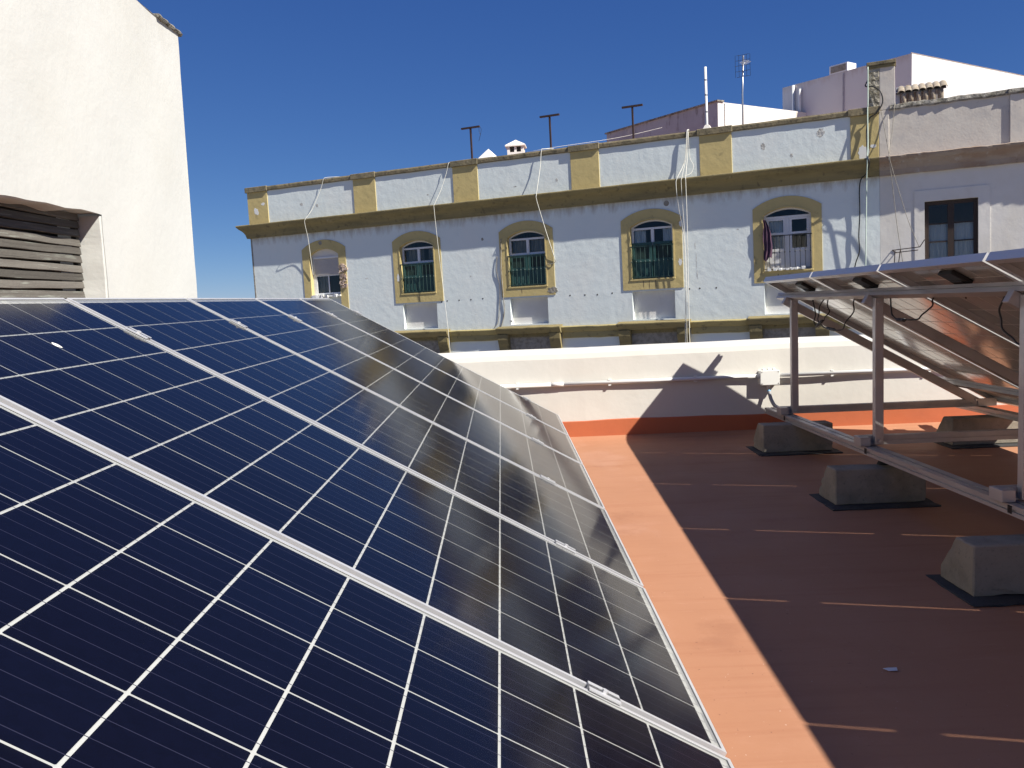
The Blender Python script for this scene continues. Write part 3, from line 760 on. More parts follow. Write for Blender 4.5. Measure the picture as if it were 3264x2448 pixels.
# string course with bracketed window balcony ledges
def course(u0, u1, prof, name, mat, endcap=True, wob=.004):
    rings = []; n = max(4, int(abs(u1-u0)/.25))
    for i in range(n+1):
        u = u0+(u1-u0)*i/n
        w = wob*(math.sin(u*5)+math.sin(u*13))
        rings.append([(u, -b+(w if b > .02 else 0), v+(w if b > .02 else 0)) for b, v in prof])
    m = MB(); m.sweep(rings); return m.build(name, mat, fb)
sc = [(-.01, -2.31), (.045, -2.31), (.055, -2.28), (.060, -2.13), (.09, -2.11), (.13, -2.03), (.145, -2.0), (.145, -1.985), (-.01, -1.955)]
edges = [UL] + [e for cx, kd in WINS[1:] for e in (cx-1.02, cx+1.02)] + [UR]
for a, b in zip(edges[0::2], edges[1::2]):
    course(a, b, sc, 'string_course', M['string_ochre'])
for cx, kd in WINS[1:]:
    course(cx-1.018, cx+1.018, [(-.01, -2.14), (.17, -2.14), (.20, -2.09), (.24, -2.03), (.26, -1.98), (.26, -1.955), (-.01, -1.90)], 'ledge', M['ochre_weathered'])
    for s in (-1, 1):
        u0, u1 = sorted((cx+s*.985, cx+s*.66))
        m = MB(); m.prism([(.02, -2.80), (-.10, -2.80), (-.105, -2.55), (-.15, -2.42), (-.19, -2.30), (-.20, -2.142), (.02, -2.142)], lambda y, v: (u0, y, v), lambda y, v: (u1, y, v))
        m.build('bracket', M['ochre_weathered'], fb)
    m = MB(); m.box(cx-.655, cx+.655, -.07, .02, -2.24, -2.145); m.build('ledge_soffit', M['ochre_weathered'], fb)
    m = MB(); m.box(cx-.655, cx+.655, -.02, .02, -4.5, -2.245); m.build('lower_window_head', M['stain_grey'], fb)

# windows
def bar(m, u0, u1, v0, v1, y0=.135, y1=.185): m.box(u0, u1, y0, y1, v0, v1)
def pane(w, cx, u0, u1, v0, v1, y=.162):
    m = MB(); m.box(u0, u1, y-.003, y+.003, v0, v1); m.build('pane', M['window_glass'], w)
def drape(w, name, u0, u1, v0, v1, y, mat, amp=.02, f=38):
    rings = []; n = 40
    m = MB()
    fr = []
    for i in range(n+1):
        u = u0+(u1-u0)*i/n; yy = y+amp*math.sin(f*u)+amp*.5*math.sin(f*2.3*u)
        fr.append((u, yy))
    for (a, ya), (b, yb) in zip(fr[:-1], fr[1:]):
        m.quad((a, ya, v0), (b, yb, v0), (b, yb, v1), (a, ya, v1))
    return m.build(name, mat, w)

for wi, (cx, kd) in enumerate(WINS):
    # moulded surround lining the reveal
    if kd == 'roller':
        m = MB(); m.slab(arch(cx, .85, -1.92, .87, 1.15), [arch(cx, .57, -1.9, .66, .86)], -.018, .13)
        m.build('window_surround', M['ochre'], fb)
        m = MB(); m.box(cx-.565, cx+.565, .07, .30, -1.9, -.64); m.build('window_infill', M['facade_blue'], fb)
    else:
        jit = .004*math.sin(wi*7)
        m = MB(); m.slab(arch(cx, .85, -1.04, .87+jit, 1.145), [arch(cx, .59, -.75, .68, .86)], -.018, .13)
        m.build('window_surround', M['ochre'], fb, bevel=0)
        m = MB(); m.slab(arch(cx, .628, -.735, .695, .892), [arch(cx, .592, -.733, .682, .862)], -.030, .05); m.build('inner_moulding', M['ochre'], fb)
        m = MB(); m.box(cx-.635, cx+.63, -.036, .135, -.79, -.742); m.build('sill', M['ochre'], fb, bevel=.008, seg=1)
    if kd == 'roller':
        fr = MB()
        bar(fr, cx-.48, cx-.43, -.62, .02); bar(fr, cx+.50, cx+.55, -.62, .02); bar(fr, cx-.43, cx+.50, -.62, -.565); bar(fr, cx-.43, cx+.50, -.02, .02)
        bar(fr, cx+.015, cx+.055, -.565, -.02); bar(fr, cx-.57, cx-.48, -.64, .66, .132, .2)
        w = fr.build('window', M['window_white'], fb)
        pane(w, cx, cx-.43, cx+.015, -.565, -.02); pane(w, cx, cx+.055, cx+.50, -.565, -.02)
        m = MB(); m.slab(arch(cx+.02, .60, .60, .67, .87), [], .10, .20); m.build('shutter_box', M['pale_plaster'], w)
        m = MB(); m.box(cx-.47, cx+.56, .07, .13, .555, .60); m.build('shutter_cover', M['window_white'], w)
        rs = MB()
        for k in range(14):
            v = .015+k*.0388
            rs.prism([(.118, v), (.105, v+.004), (.100, v+.02), (.105, v+.036), (.118, v+.038)], lambda y, z: (cx-.47, y, z), lambda y, z: (cx+.555, y, z))
        rs.build('roller_shutter', M['shutter_grey'], w)
        m = MB(); m.box(cx-.58, cx+.58, -.06, .12, -.70, -.645); s_ = m.build('broken_sill', M['pvc_white'], w)
        for k in range(9):
            a = cx-.5+random.random()*1.05; q = .03+.05*random.random()
            m.v = []; m.f = []; m.box(a-q, a+q, -.085, -.02, -.70-.05*random.random(), -.645+.03*random.random())
            m.v = [(x+random.uniform(-.015, .015), y+random.uniform(-.015, .015), z+random.uniform(-.012, .012)) for x, y, z in m.v]
            m.build('rubble', M['pvc_white'], w)
        # patch of exposed masonry on the right jamb
        m = MB()
        for k in range(46):
            a = cx+.60+.24*random.random(); v = -.42+.72*random.random(); q = .025+.035*random.random()
            m.box(a-q, a+q, -.045, .0, v-q*.7, v+q*.7)
        m.v = [(x+random.uniform(-.012, .012), y+random.uniform(-.02, .012), z+random.uniform(-.012, .012)) for x, y, z in m.v]
        m.build('exposed_masonry', material('masonry', (.50, .40, .33), .95, layers=((14, .45, .6, (.25, .17, .12), .8),)), fb, kind='stuff')
        drape(w, 'curtain', cx-.43, cx-.05, -.56, -.02, .26, M['curtain'])
        continue
    # timber/upvc frame
    z_low = .17 if kd == 'green' else -.74
    fr = MB()
    outer = arch(cx, .60, z_low, .68, .865)
    tr = .60
    fr.slab(outer, [arch(cx, .53, tr+.055, .675, .815), [(cx-.53, z_low+.06), (cx-.045, z_low+.06), (cx-.045, tr), (cx-.53, tr)], [(cx+.045, z_low+.06), (cx+.53, z_low+.06), (cx+.53, tr), (cx+.045, tr)]], .132, .180)
    bar(fr, cx-.022, cx+.022, z_low+.02, tr+.02, .118, .131)
    w = fr.build('window', M['window_white'], fb)
    m = MB(); m.slab(arch(cx, .535, tr+.05, .676, .82), [], .158, .164); m.build('pane', M['window_glass'], w)
    if kd == 'green':
        pane(w, cx, cx-.535, cx-.04, z_low+.055, tr+.005); pane(w, cx, cx+.04, cx+.535, z_low+.055, tr+.005)
        for s in (-1, 1):
            a, b = sorted((cx+s*.012, cx+s*.585))
            m = MB()
            fr2 = m; top = .16 if wi != 3 else .25
            yb = .085
            m.box(a, a+.075, yb, yb+.035, -.735, top); m.box(b-.075, b, yb, yb+.035, -.735, top)
            for v0, v1 in ((-.735, -.66), (-.28, -.20), (top-.07, top)):
                m.box(a+.075, b-.075, yb, yb+.035, v0, v1)
            lf = m.build('shutter', M['shutter_green'], w)
            m = MB(); m.box(a+.07, b-.07, yb+.012, yb+.025, -.67, -.27); m.build('shutter_panel', M['shutter_green'], w)
            if True:
                m = MB(); m.box(a+.07, b-.07, yb+.026, yb+.034, -.21, top-.06); m.build('shutter_panel', M['shutter_dark'], w)
        if wi == 1: drape(w, 'curtain', cx-.53, cx+.10, .2, .60, .30, M['curtain']); drape(w, 'curtain', cx+.28, cx+.53, .2, .60, .30, M['curtain'])
        if wi == 2: drape(w, 'curtain', cx-.53, cx-.04, .2, .60, .26, M['curtain']); drape(w, 'curtain', cx+.04, cx+.53, .2, .60, .26, M['curtain'])
        if wi == 3:
            drape(w, 'curtain', cx-.53, cx-.20, .2, .60, .22, M['curtain_white']); drape(w, 'curtain', cx+.27, cx+.53, .2, .60, .22, M['curtain_white'])
    else:
        # white french window: left leaf with panel, right leaf standing open
        for k, s in enumerate((-1, 1)):
            a, b = sorted((cx+s*.045, cx+s*.53))
            m = MB()
            bar(m, a+.002, a+.06, -.678, .598, .140, .178); bar(m, b-.06, b-.002, -.678, .598, .140, .178)
            for v0, v1 in ((-.678, -.60), (-.25, -.18), (.18, .235), (.545, .598)): bar(m, a+.06, b-.06, v0, v1, .140, .178)
            m.build('leaf', M['window_white'], w)
            m = MB(); m.box(a+.055, b-.055, .152, .166, -.605, -.245); m.build('leaf_panel', M['window_white'], w)
            pane(w, cx, a+.055, b-.055, .23, .55); pane(w, cx, a+.055, b-.055, -.185, .185)
        drape(w, 'curtain', cx-.52, cx-.05, -.70, .60, .24, M['curtain_white'], .012)
    # railing in front of the lower half
    rl = MB(); yq = -.035
    mat = M['iron_green'] if kd == 'green' else M['iron_black']
    rl.box(cx-.585, cx+.585, yq-.012, yq+.012, .135, .160)
    rl.box(cx-.61, cx-.586, yq, .10, .135, .158); rl.box(cx+.586, cx+.61, yq, .10, .135, .158)
    rl = rl.build('railing', mat, fb)
    m = MB(); m.box(cx-.595, cx+.595, yq-.008, yq+.008, -.715, -.695); m.build('bottom_rail', mat, rl)
    nb = 10
    for k in range(nb):
        u = cx-.57+1.14*k/(nb-1)
        m = MB(); m.tube([(u, yq, -.70), (u, yq, -.30), (u, yq, -.285), (u, yq, -.265), (u, yq, -.25), (u, yq, .14)], [.0085, .0085, .017, .017, .0085, .0085], 6)
        m.build('baluster', mat, rl)
# putlog holes, pipe stub and scars on the facade
hm = MB(); hm.tube([(0, -.004, 0), (0, .01, 0)], .022, 10); hm = hm.mesh('putlog_hole', M['interior'])
for u, v in ((-6.45, -1.05), (-6.04, -1.05), (-5.64, -1.05), (-5.24, -1.04), (-2.46, -1.09), (-2.01, -1.1), (-1.64, -1.11), (-1.2, -1.09), (1.26, -1.09), (1.7, -1.1), (.98, -1.09), (-8.05+1.4, -1.07)):
    o = link('putlog_hole', hm, fb); o.location = (u, 0, v)
m = MB(); m.tube([(.43, -.006, 1.25), (.43, .01, 1.25)], .075, 14); m.build('vent_hole', M['stain_grey'], fb)
def scar(u, v, ru, rv, mat, y=-.003, n=18, seed=0):
    rnd = random.Random(seed); m = MB(); o = []; i_ = []
    for k in range(n):
        a = 2*math.pi*k/n; r = .7+.45*rnd.random()
        o.append((u+ru*r*math.cos(a), v+rv*r*math.sin(a)))
    m.slab(o, [], y, .03); m.build('plaster_scar', mat, fb)
scar(-2.98, -.90, .16, .10, M['stain_grey'], -.022, seed=3); scar(-13.45, 2.28, .10, .13, M['pvc_white'], -.024, seed=4); scar(-13.15, 2.50, .08, .05, M['pvc_white'], -.024, seed=5)
scar(5.40, 2.02, .13, .19, M['pvc_white'], -.025, seed=6); scar(-5.15, .72, .045, .05, M['stain_grey'], seed=7); scar(-4.94, .63, .035, .02, M['pvc_white'], seed=8)
scar(.76, -.35, .06, .10, M['pvc_white'], -.0195, seed=9); scar(-8.12, -.25, .05, .12, M['pvc_white'], -.0195, seed=10); scar(-10.98, 1.05, .07, .07, M['stain_grey'], -.0195, seed=11)
scar(5.62, 2.15, .07, .05, M['pvc_white'], -.0245, seed=12); scar(.80, .68, .05, .09, M['pvc_white'], -.0195, seed=13)

for k, (u, v, rv) in enumerate(((-7.40, -.90, .13), (-.28, -.88, .12), (-.12, -.91, .14), (.06, -.90, .12), (3.30, -.90, .10), (-3.95, -.88, .09))):
    scar(u, v, .016, rv, M['rust_streak'], -.0188, seed=40+k)
for k, (u, v, ru, rv) in enumerate(((1.17, .05, .012, .10), (1.19, -.35, .010, .22), (1.20, -.72, .012, .12), (-4.6, -1.55, .02, .10), (-4.35, -1.75, .05, .03), (-6.9, 2.2, .04, .02), (-11.6, 2.35, .07, .05), (-11.0, 2.25, .05, .06), (-4.0, 2.15, .05, .02), (-2.7, 2.2, .04, .05), (3.0, 2.45, .06, .10), (4.4, 2.62, .12, .10), (3.7, 2.15, .04, .05), (2.3, .4, .03, .02), (-9.3, -.2, .05, .02), (-5.6, -.35, .03, .02), (-5.5, -1.5, .02, .02))):
    scar(u, v, ru, rv, M['plaster_grey'], -.0015, seed=60+k)

# ------------------------------------------------------------------ neighbouring building on the right
nb_ = empty('pink_building', FM, label='weathered pinkish building with brown window at the right of the ochre trimmed one', cat='building')
U0, U1 = 5.752, 17.0
m = MB(); m.slab([(U0, -11.3), (U1, -11.3), (U1, 1.43), (U0, 1.43)], [[(6.74, -.95), (7.90, -.95), (7.90, .70), (6.74, .70)], [(10.4, -.95), (11.56, -.95), (11.56, .70), (10.4, .70)]], .004, .36)
m.build('wall', M['pale_plaster'], nb_)
m = MB(); m.box(U0, U1, .005, .30, 1.42, 2.97); m.build('parapet', M['pink_plaster'], nb_)
m = MB(); m.box(U0, U0+.3, .365, 9, -11, 2.0); m.box(U1-.3, U1, .365, 9, -11, 2.0); m.box(U0, U1, 9.01, 9.3, -11, 2.0); m.build('side_walls', M['pink_plaster'], nb_)
m = MB(); m.box(U0+.3, U1-.3, .365, 9, 1.55, 1.75); m.build('roof_slab', M['terrace_floor'], nb_)
def course2(u0, u1, prof, name, mat, wob):
    rings = []; n = int((u1-u0)/.12)
    for i in range(n+1):
        u = u0+(u1-u0)*i/n; w = wob*(math.sin(u*6)+.8*math.sin(u*17)+.6*math.sin(u*31))
        rings.append([(u, -b+(w if b > .01 else 0), v+(w if b > .01 or v > 2.9 else 0)) for b, v in prof])
    m = MB(); m.sweep(rings); return m.build(name, mat, nb_)
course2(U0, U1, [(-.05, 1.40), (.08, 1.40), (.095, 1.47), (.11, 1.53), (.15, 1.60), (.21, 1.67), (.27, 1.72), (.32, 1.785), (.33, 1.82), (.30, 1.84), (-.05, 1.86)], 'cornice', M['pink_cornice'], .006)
course2(6.0, 8.5, [(-.32, 2.965), (.03, 2.965), (.045, 3.00), (.03, 3.08), (-.10, 3.11), (-.32, 3.10)], 'coping', M['lichen_stone'], .008)
course2(8.51, U1, [(-.32, 2.965), (.07, 2.965), (.085, 3.00), (.07, 3.08), (-.10, 3.11), (-.32, 3.10)], 'coping', M['lichen_stone'], .008)
m = MB(); m.box(5.755, 5.975, -.018, .05, 1.86, 2.97); m.build('pilaster', M['pink_plaster'], nb_, bevel=.006, seg=1)
m = MB(); m.box(8.545, 9.4, -.038, .05, 1.86, 2.97); m.build('pilaster', M['pink_plaster'], nb_, bevel=.006, seg=1)
m = MB(); m.slab([(6.52, -1.2), (8.14, -1.2), (8.14, .965), (6.52, .965)], [[(6.745, -.95), (7.895, -.95), (7.895, .695), (6.745, .695)]], -.014, .10); m.build('window_surround', M['pale_plaster'], nb_)
fr = MB(); fr.slab([(6.74, -.95), (7.90, -.95), (7.90, .70), (6.74, .70)], [[(6.84, -.85), (7.25, -.85), (7.25, .60), (6.84, .60)], [(7.39, -.85), (7.80, -.85), (7.80, .60), (7.39, .60)]], .105, .16)
for a, b in ((6.84, 7.25), (7.39, 7.80)):
    for v in (-.28, .15): fr.box(a, b, .115, .15, v-.015, v+.015)
w = fr.build('window', M['brown_wood'], nb_)
for a, b in ((6.84, 7.25), (7.39, 7.80)):
    for v0, v1 in ((-.85, -.295), (-.265, .135), (.165, .60)):
        m = MB(); m.box(a-.003, b+.003, .130, .136, v0-.003, v1+.003); m.build('pane', M['window_glass'], w)
    drape(w, 'curtain', a-.02, b+.02, -.85, -.27, .18, M['curtain_white'], .012, 60); drape(w, 'curtain', a-.02, b+.02, -.27, .14, .20, M['curtain_white'], .008, 45)
# chimney-like pier standing on the party wall
pr = empty('rooftop_pier', FM, label='square rendered pier with flaking left side standing on the party wall', cat='pier')
m = MB(); m.box(5.53, 5.772, -.02, .40, 3.06, 4.06); m.build('flaking_side', M['rough_stone'], pr, bevel=.01, label='flaking grey rubble strip')
m = MB(); m.box(5.778, 6.12, -.015, .40, 2.98, 4.06); m.build('rendered_side', M['pink_plaster'], pr, bevel=.01)
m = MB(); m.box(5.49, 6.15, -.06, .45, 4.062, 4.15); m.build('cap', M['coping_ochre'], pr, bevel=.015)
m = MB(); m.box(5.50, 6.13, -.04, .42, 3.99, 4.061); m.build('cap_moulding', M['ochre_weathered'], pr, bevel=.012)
# small tiled dovecote vent behind the coping
tv = empty('tiled_vent', FM, label='small vent of clay pipes under wavy roof tiles behind the grey coping', cat='vent')
m = MB(); m.box(6.16, 7.24, 1.62, 2.1, 1.8, 3.80); m.box(6.14, 6.24, 1.30, 1.61, 3.05, 3.62); m.build('back_wall', M['far_white'], tv)
for k in range(6):
    u = 6.33+k*.168
    m = MB(); m.tube([(u, 1.26, 3.10), (u, 1.26, 3.46), (u, 1.26, 3.56)], [.073, .073, .066], 12); m.build('clay_pipe', M['tile_clay'], tv, smooth=True)
for k in range(7):
    u = 6.27+k*.162
    m = MB(); rings = []
    for (y, v, rr) in ((1.16, 3.56, .092), (1.40, 3.665, .088), (1.74, 3.80, .082)):
        o_ = [(u+rr*math.cos(math.pi*j/8), y, v+rr*.62*math.sin(math.pi*j/8)) for j in range(9)]
        i_ = [(u+(rr-.014)*math.cos(math.pi*j/8), y, v+(rr-.014)*.62*math.sin(math.pi*j/8)) for j in range(8, -1, -1)]
        rings.append(o_+i_)
    m.sweep(rings); m.build('roof_tile', M['tile_clay'], tv)
m = MB(); m.hexa([(6.15, 1.24, 3.545), (7.30, 1.24, 3.545), (7.30, 1.75, 3.76), (6.15, 1.75, 3.76), (6.15, 1.24, 3.575), (7.30, 1.24, 3.575), (7.30, 1.75, 3.79), (6.15, 1.75, 3.79)]); m.build('tile_bed', M['lichen_stone'], tv)

# ------------------------------------------------------------------ things on the far roofs
def on_roof(name, lab, cat, group=None): return empty(name, FM, label=lab, cat=cat, group=group)
for u, wid, lab, za in ((-5.575, .61, 'rusty T shaped clothesline post farthest left on the roof, with a wire end hanging', 4.11), (-3.015, .60, 'rusty T shaped clothesline post in the middle of the three on the roof', 4.12), (-.55, .59, 'rusty T shaped clothesline post farthest right, before the grey rooftop building', 4.05)):
    e = on_roof('clothesline_post', lab, 'post', 'rusty clothesline posts on the roof')
    m = MB(); m.box(u-.023, u+.023, .475, .525, 1.76, za-.025); m.build('post', M['rust_iron'], e)
    m = MB(); m.box(u-wid/2, u+wid/2, .465, .535, za-.026, za+.022); m.build('crossbar', M['rust_iron'], e)
m = MB(); m.tube(curve_pts([(-5.27, .5, 4.09), (-5.22, .5, 4.02), (-5.26, .5, 3.85), (-5.32, .5, 3.68)], 4), .006, 5); m.tube(curve_pts([(-5.29, .5, 4.08), (-5.29, .5, 3.95), (-5.25, .5, 3.86)], 4), .006, 5)
e = on_roof('wire_end', 'dark wire end hanging from the left clothesline post', 'wire'); m.build('wire', M['black_plastic'], e)
m = MB(); m.tube(curve_pts([(-6.1, .05, 3.09), (-5.6, .45, 3.16), (-4.3, .45, 3.14), (-3.0, .45, 3.20), (-1.6, 2.5, 3.62), (-.9, 5.4, 4.30)], 8), .0045, 5)
e = on_roof('roof_cable', 'pale cable running over the roof behind the coping', 'cable'); m.build('cable', M['cord_white'], e)
# chimneys
e = on_roof('square_chimney', 'white square chimney with dark vent openings and a pyramid cap', 'chimney')
CHM = Matrix.Translation((-5.68, 4.2, 0)) @ Matrix.Rotation(R(18), 4, 'Z')
def tv_(m): m.v = [tuple(CHM @ Vector(p)) for p in m.v]; return m
m = MB(); m.box(-.28, .28, -.28, .28, 1.75, 3.86)
for sx in (-1, 1):
    for sy in (-1, 1): m.box(sx*.28-(.09 if sx > 0 else 0), sx*.28+(.09 if sx < 0 else 0), sy*.28-(.09 if sy > 0 else 0), sy*.28+(.09 if sy < 0 else 0), 3.861, 4.05)
for a in (-.04,):
    m.box(a, a+.08, -.275, -.20, 3.861, 4.05); m.box(a, a+.08, .20, .275, 3.861, 4.05); m.box(-.275, -.20, a, a+.08, 3.861, 4.05); m.box(.20, .275, a, a+.08, 3.861, 4.05)
tv_(m).build('shaft', M['far_stained'], e)
m = MB(); m.box(-.34, .34, -.34, .34, 4.051, 4.095)
i0 = len(m.v); m.v += [(-.34, -.34, 4.096), (.34, -.34, 4.096), (.34, .34, 4.096), (-.34, .34, 4.096), (0, 0, 4.31)]
m.f += [(i0, i0+1, i0+4), (i0+1, i0+2, i0+4), (i0+2, i0+3, i0+4), (i0+3, i0, i0+4)]
tv_(m).build('cap', M['far_stained'], e)
m = MB(); m.box(-.19, .19, -.19, .19, 3.865, 4.04); tv_(m).build('flue', M['interior'], e)
e = on_roof('pyramid_chimney', 'low pale pyramid shaped chimney top beside the square chimney', 'chimney')
m = MB(); m.box(-6.42, -5.92, 2.75, 3.25, 1.75, 3.58); i0 = len(m.v)
m.v += [(-6.44, 2.73, 3.581), (-5.90, 2.73, 3.581), (-5.90, 3.27, 3.581), (-6.44, 3.27, 3.581), (-6.17, 3.0, 3.90)]
m.f += [(i0, i0+1, i0+4), (i0+1, i0+2, i0+4), (i0+2, i0+3, i0+4), (i0+3, i0, i0+4)]
m.build('shaft', M['far_stained'], e)
# masts
e = on_roof('white_mast', 'plain white mast pole standing behind the coping', 'pole')
m = MB(); m.tube([(1.39, 1.0, 1.75), (1.40, 1.0, 4.92)], .036, 8); m.build('pole', M['pvc_white'], e, smooth=True)
for v in (3.7, 4.15, 4.55):
    m = MB(); m.tube([(1.40, 1.0, v), (1.40, 1.0, v+.04)], .040, 8); m.build('collar', M['pvc_grey'], e)
m = MB(); m.hexa([(1.12, .75, 2.9), (1.72, .75, 2.9), (1.72, 1.3, 2.9), (1.12, 1.3, 2.9), (1.36, .92, 3.36), (1.46, .92, 3.36), (1.46, 1.1, 3.36), (1.36, 1.1, 3.36)]); m.build('plinth', M['far_stained'], e)
e = on_roof('television_antenna', 'grey television antenna with mesh reflector on a thin mast', 'antenna')
m = MB(); m.tube([(2.12, 2.5, 1.75), (2.15, 2.5, 4.4), (2.20, 2.5, 5.44)], .028, 6); m.build('mast', M['steel'], e, smooth=True)
m = MB()
for k in range(5):
    v = 4.86+k*.15
    m.tube([(1.97+.02*abs(k-2), 2.44+.03*abs(k-2), v), (2.40-.02*abs(k-2), 2.44+.03*abs(k-2), v+.01)], .006, 4)
for uu in (1.98, 2.08, 2.29, 2.39):
    m.tube([(uu, 2.47, 4.85), (uu, 2.44, 5.16), (uu, 2.47, 5.47)], .006, 4)
m.build('reflector', M['iron_black'], e)
m = MB(); m.tube([(2.16, 2.44, 5.20), (2.44, 1.75, 5.10)], .014, 5)
for k in range(7):
    t = .15+k*.13; a = Vector((2.16, 2.44, 5.20)).lerp(Vector((2.44, 1.75, 5.10)), t)
    m.tube([a+Vector((-.09, -.03, .03)), a+Vector((.09, .03, -.03))], .006, 4)
m.build('boom', M['steel'], e)

# buildings rising behind
def far_block(name, lab, corner, dl, ll, dr, lr, ztop, mat, parapet=None):
    """corner (x,y) nearest; dl / dr unit directions of the two visible faces"""
    e = empty(name, Matrix.Identity(4), label=lab, cat='building')
    c = Vector(corner); a = c+Vector(dl)*ll; b = c+Vector(dr)*lr; d = a+Vector(dr)*lr
    m = MB(); m.hexa([(*c, -9), (*b, -9), (*d, -9), (*a, -9), (*c, ztop), (*b, ztop), (*d, ztop), (*a, ztop)])
    m.build('walls', mat, e)
    return e
# big white house at the right: left face shaded, right face sunlit
dl = Vector((-.5596, .8288)); dr = Vector((.8464, .5325))
hc = Vector((14.656, 26.378))
e = far_block('white_rooftop_house', 'large white block house rising behind the roofs at the right', hc, dl, 4.96, dr, 14, 8.43, M['far_white'])
m = MB()
def P3(t, off, z): p = hc+dl*t+Vector((-.8288, -.5596))*off; return (p.x, p.y, z)
def PR(t, off, z): p = hc+dr*t+Vector((.5325, -.8464))*off; return (p.x, p.y, z)
m.tube([PR(-.05, .0, 8.44), PR(14, .0, 8.44)], .012, 6); m.build('roof_edge', M['pink_cornice'], e)
m = MB(); m.tube([P3(4.45, .06, 4.0), P3(4.45, .06, 8.40)], .055, 10); m.tube([P3(4.15, .10, 4.0), P3(4.15, .10, 8.05), P3(4.15, .05, 8.2)], .055, 10); m.build('drain_pipe', M['pvc_white'], e, smooth=True)
m = MB(); m.box(-.02, .02, -.02, .02, 0, 1)
m.v = []; m.f = []
m.tube([P3(2.45, .02, 4.0), P3(2.45, .02, 8.35)], .03, 6); m.build('wall_seam', M['far_grey'], e)
m = MB()
for k in range(1): m.hexa([P3(2.25, 0.01, 6.0), P3(2.05, .01, 6.0), P3(2.05, -.02, 6.0), P3(2.25, -.02, 6.0), P3(2.25, .04, 6.22), P3(2.05, .04, 6.22), P3(2.05, -.02, 6.22), P3(2.25, -.02, 6.22)])
m.build('vent', M['far_grey'], e)
e = empty('air_conditioner', label='grey rooftop air conditioning box on the white house', cat='air conditioner')
m = MB(); m.hexa([P3(3.0, .0, 8.432), P3(2.3, .0, 8.432), P3(2.3, -.5, 8.432), P3(3.0, -.5, 8.432), P3(3.0, .0, 8.72), P3(2.3, .0, 8.72), P3(2.3, -.5, 8.72), P3(3.0, -.5, 8.72)]); m.build('casing', M['window_white'], e)
m = MB(); m.hexa([P3(2.94, .012, 8.47), P3(2.36, .012, 8.47), P3(2.36, -.01, 8.47), P3(2.94, -.01, 8.47), P3(2.94, .012, 8.68), P3(2.36, .012, 8.68), P3(2.36, -.01, 8.68), P3(2.94, -.01, 8.68)]); m.build('grille', M['stain_grey'], e)
e = far_block('red_roofed_house', 'distant house with a sliver of red roof behind the white house', (27.0, 33.0), (-.56, .83), 4, (.85, .53), 10, 8.6, M['far_white'])
m = MB(); m.hexa([(27.0, 33.0, 8.62), (35.5, 38.3, 8.62), (33.3, 41.6, 8.62), (24.8, 36.3, 8.62), (27.2, 33.2, 8.8), (35.4, 38.4, 8.8), (33.3, 41.4, 9.1), (25.0, 36.3, 9.1)]); m.build('roof', M['red_roof'], e)
# grey stained rooftop building
gc = Vector((8.702, 27.378)); gl = Vector((5.664-8.702, 32.439-27.378)).normalized(); gr = Vector((11.393-8.702, 29.022-27.378)).normalized()
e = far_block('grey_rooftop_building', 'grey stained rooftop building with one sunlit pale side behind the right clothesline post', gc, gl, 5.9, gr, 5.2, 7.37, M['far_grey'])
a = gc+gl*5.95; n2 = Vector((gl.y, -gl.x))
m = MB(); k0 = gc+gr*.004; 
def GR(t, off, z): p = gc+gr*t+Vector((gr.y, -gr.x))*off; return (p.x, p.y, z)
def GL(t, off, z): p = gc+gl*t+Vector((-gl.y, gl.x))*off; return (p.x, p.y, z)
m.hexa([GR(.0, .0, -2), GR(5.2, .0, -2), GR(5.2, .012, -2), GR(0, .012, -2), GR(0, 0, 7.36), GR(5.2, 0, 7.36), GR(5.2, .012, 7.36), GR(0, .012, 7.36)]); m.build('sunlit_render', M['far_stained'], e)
m = MB(); m.hexa([GR(.30, .013, -2), GR(.34, .013, -2), GR(.34, .05, -2), GR(.30, .05, -2), GR(.30, .013, 7.34), GR(.34, .013, 7.34), GR(.34, .05, 7.34), GR(.30, .05, 7.34)]); m.build('pipe', M['far_stained'], e)
m = MB(); m.hexa([GL(-.06, .06, 7.371), GL(-.06, -.25, 7.371), GL(5.95, -.25, 7.371), GL(5.95, .06, 7.371), GL(-.06, .06, 7.42), GL(-.06, -.25, 7.42), GL(5.95, -.25, 7.42), GL(5.95, .06, 7.42)]); m.build('coping', M['lichen_stone'], e)

# ------------------------------------------------------------------ cords and cables hanging on the facade
def cord(name, pts, r, mat, lab, cat='cord', group=None):
    e = empty(name, FM, label=lab, cat=cat, group=group)
    m = MB(); m.tube(curve_pts(pts, 6), r, 6); m.build('strand', mat, e, smooth=True)
W = M['cord_white']
CT, CO = -.07, -.345      # over the coping, over the cornice lip
cord('hanging_rope', [(-10.08, .2, 3.10), (-10.50, .0, 3.10), (-10.62, CT, 3.05), (-10.75, CT, 2.77), (-11.05, -.18, 2.15), (-11.22, CO, 1.84), (-11.27, CO-.01, 1.70), (-11.30, -.20, 1.22), (-11.31, -.12, .63), (-11.31, -.06, .02)], .008, W, 'thin white cord hanging over the cornice down to the shuttered window')
cord('hanging_rope', [(-6.05, .1, 3.10), (-6.09, CT, 3.04), (-6.18, -.09, 2.75), (-6.35, -.18, 2.26), (-6.50, CO, 1.85), (-6.52, CO-.01, 1.68), (-6.50, -.26, .37), (-6.45, -.22, -.64), (-6.37, -.20, -2.0), (-6.34, -.20, -3.0)], .0075, W, 'long thin white cord hanging straight down right of the second window')
cord('hanging_rope', [(-2.86, .3, 3.13), (-3.05, .0, 3.11), (-3.10, CT, 3.05), (-3.14, -.12, 2.6), (-3.20, CO, 1.86), (-3.21, CO-.01, 1.68), (-3.15, -.22, 1.25), (-3.04, -.15, .75), (-2.91, -.08, .22), (-2.85, -.04, -.04)], .010, W, 'white cord running slantwise to the right side of the third window')
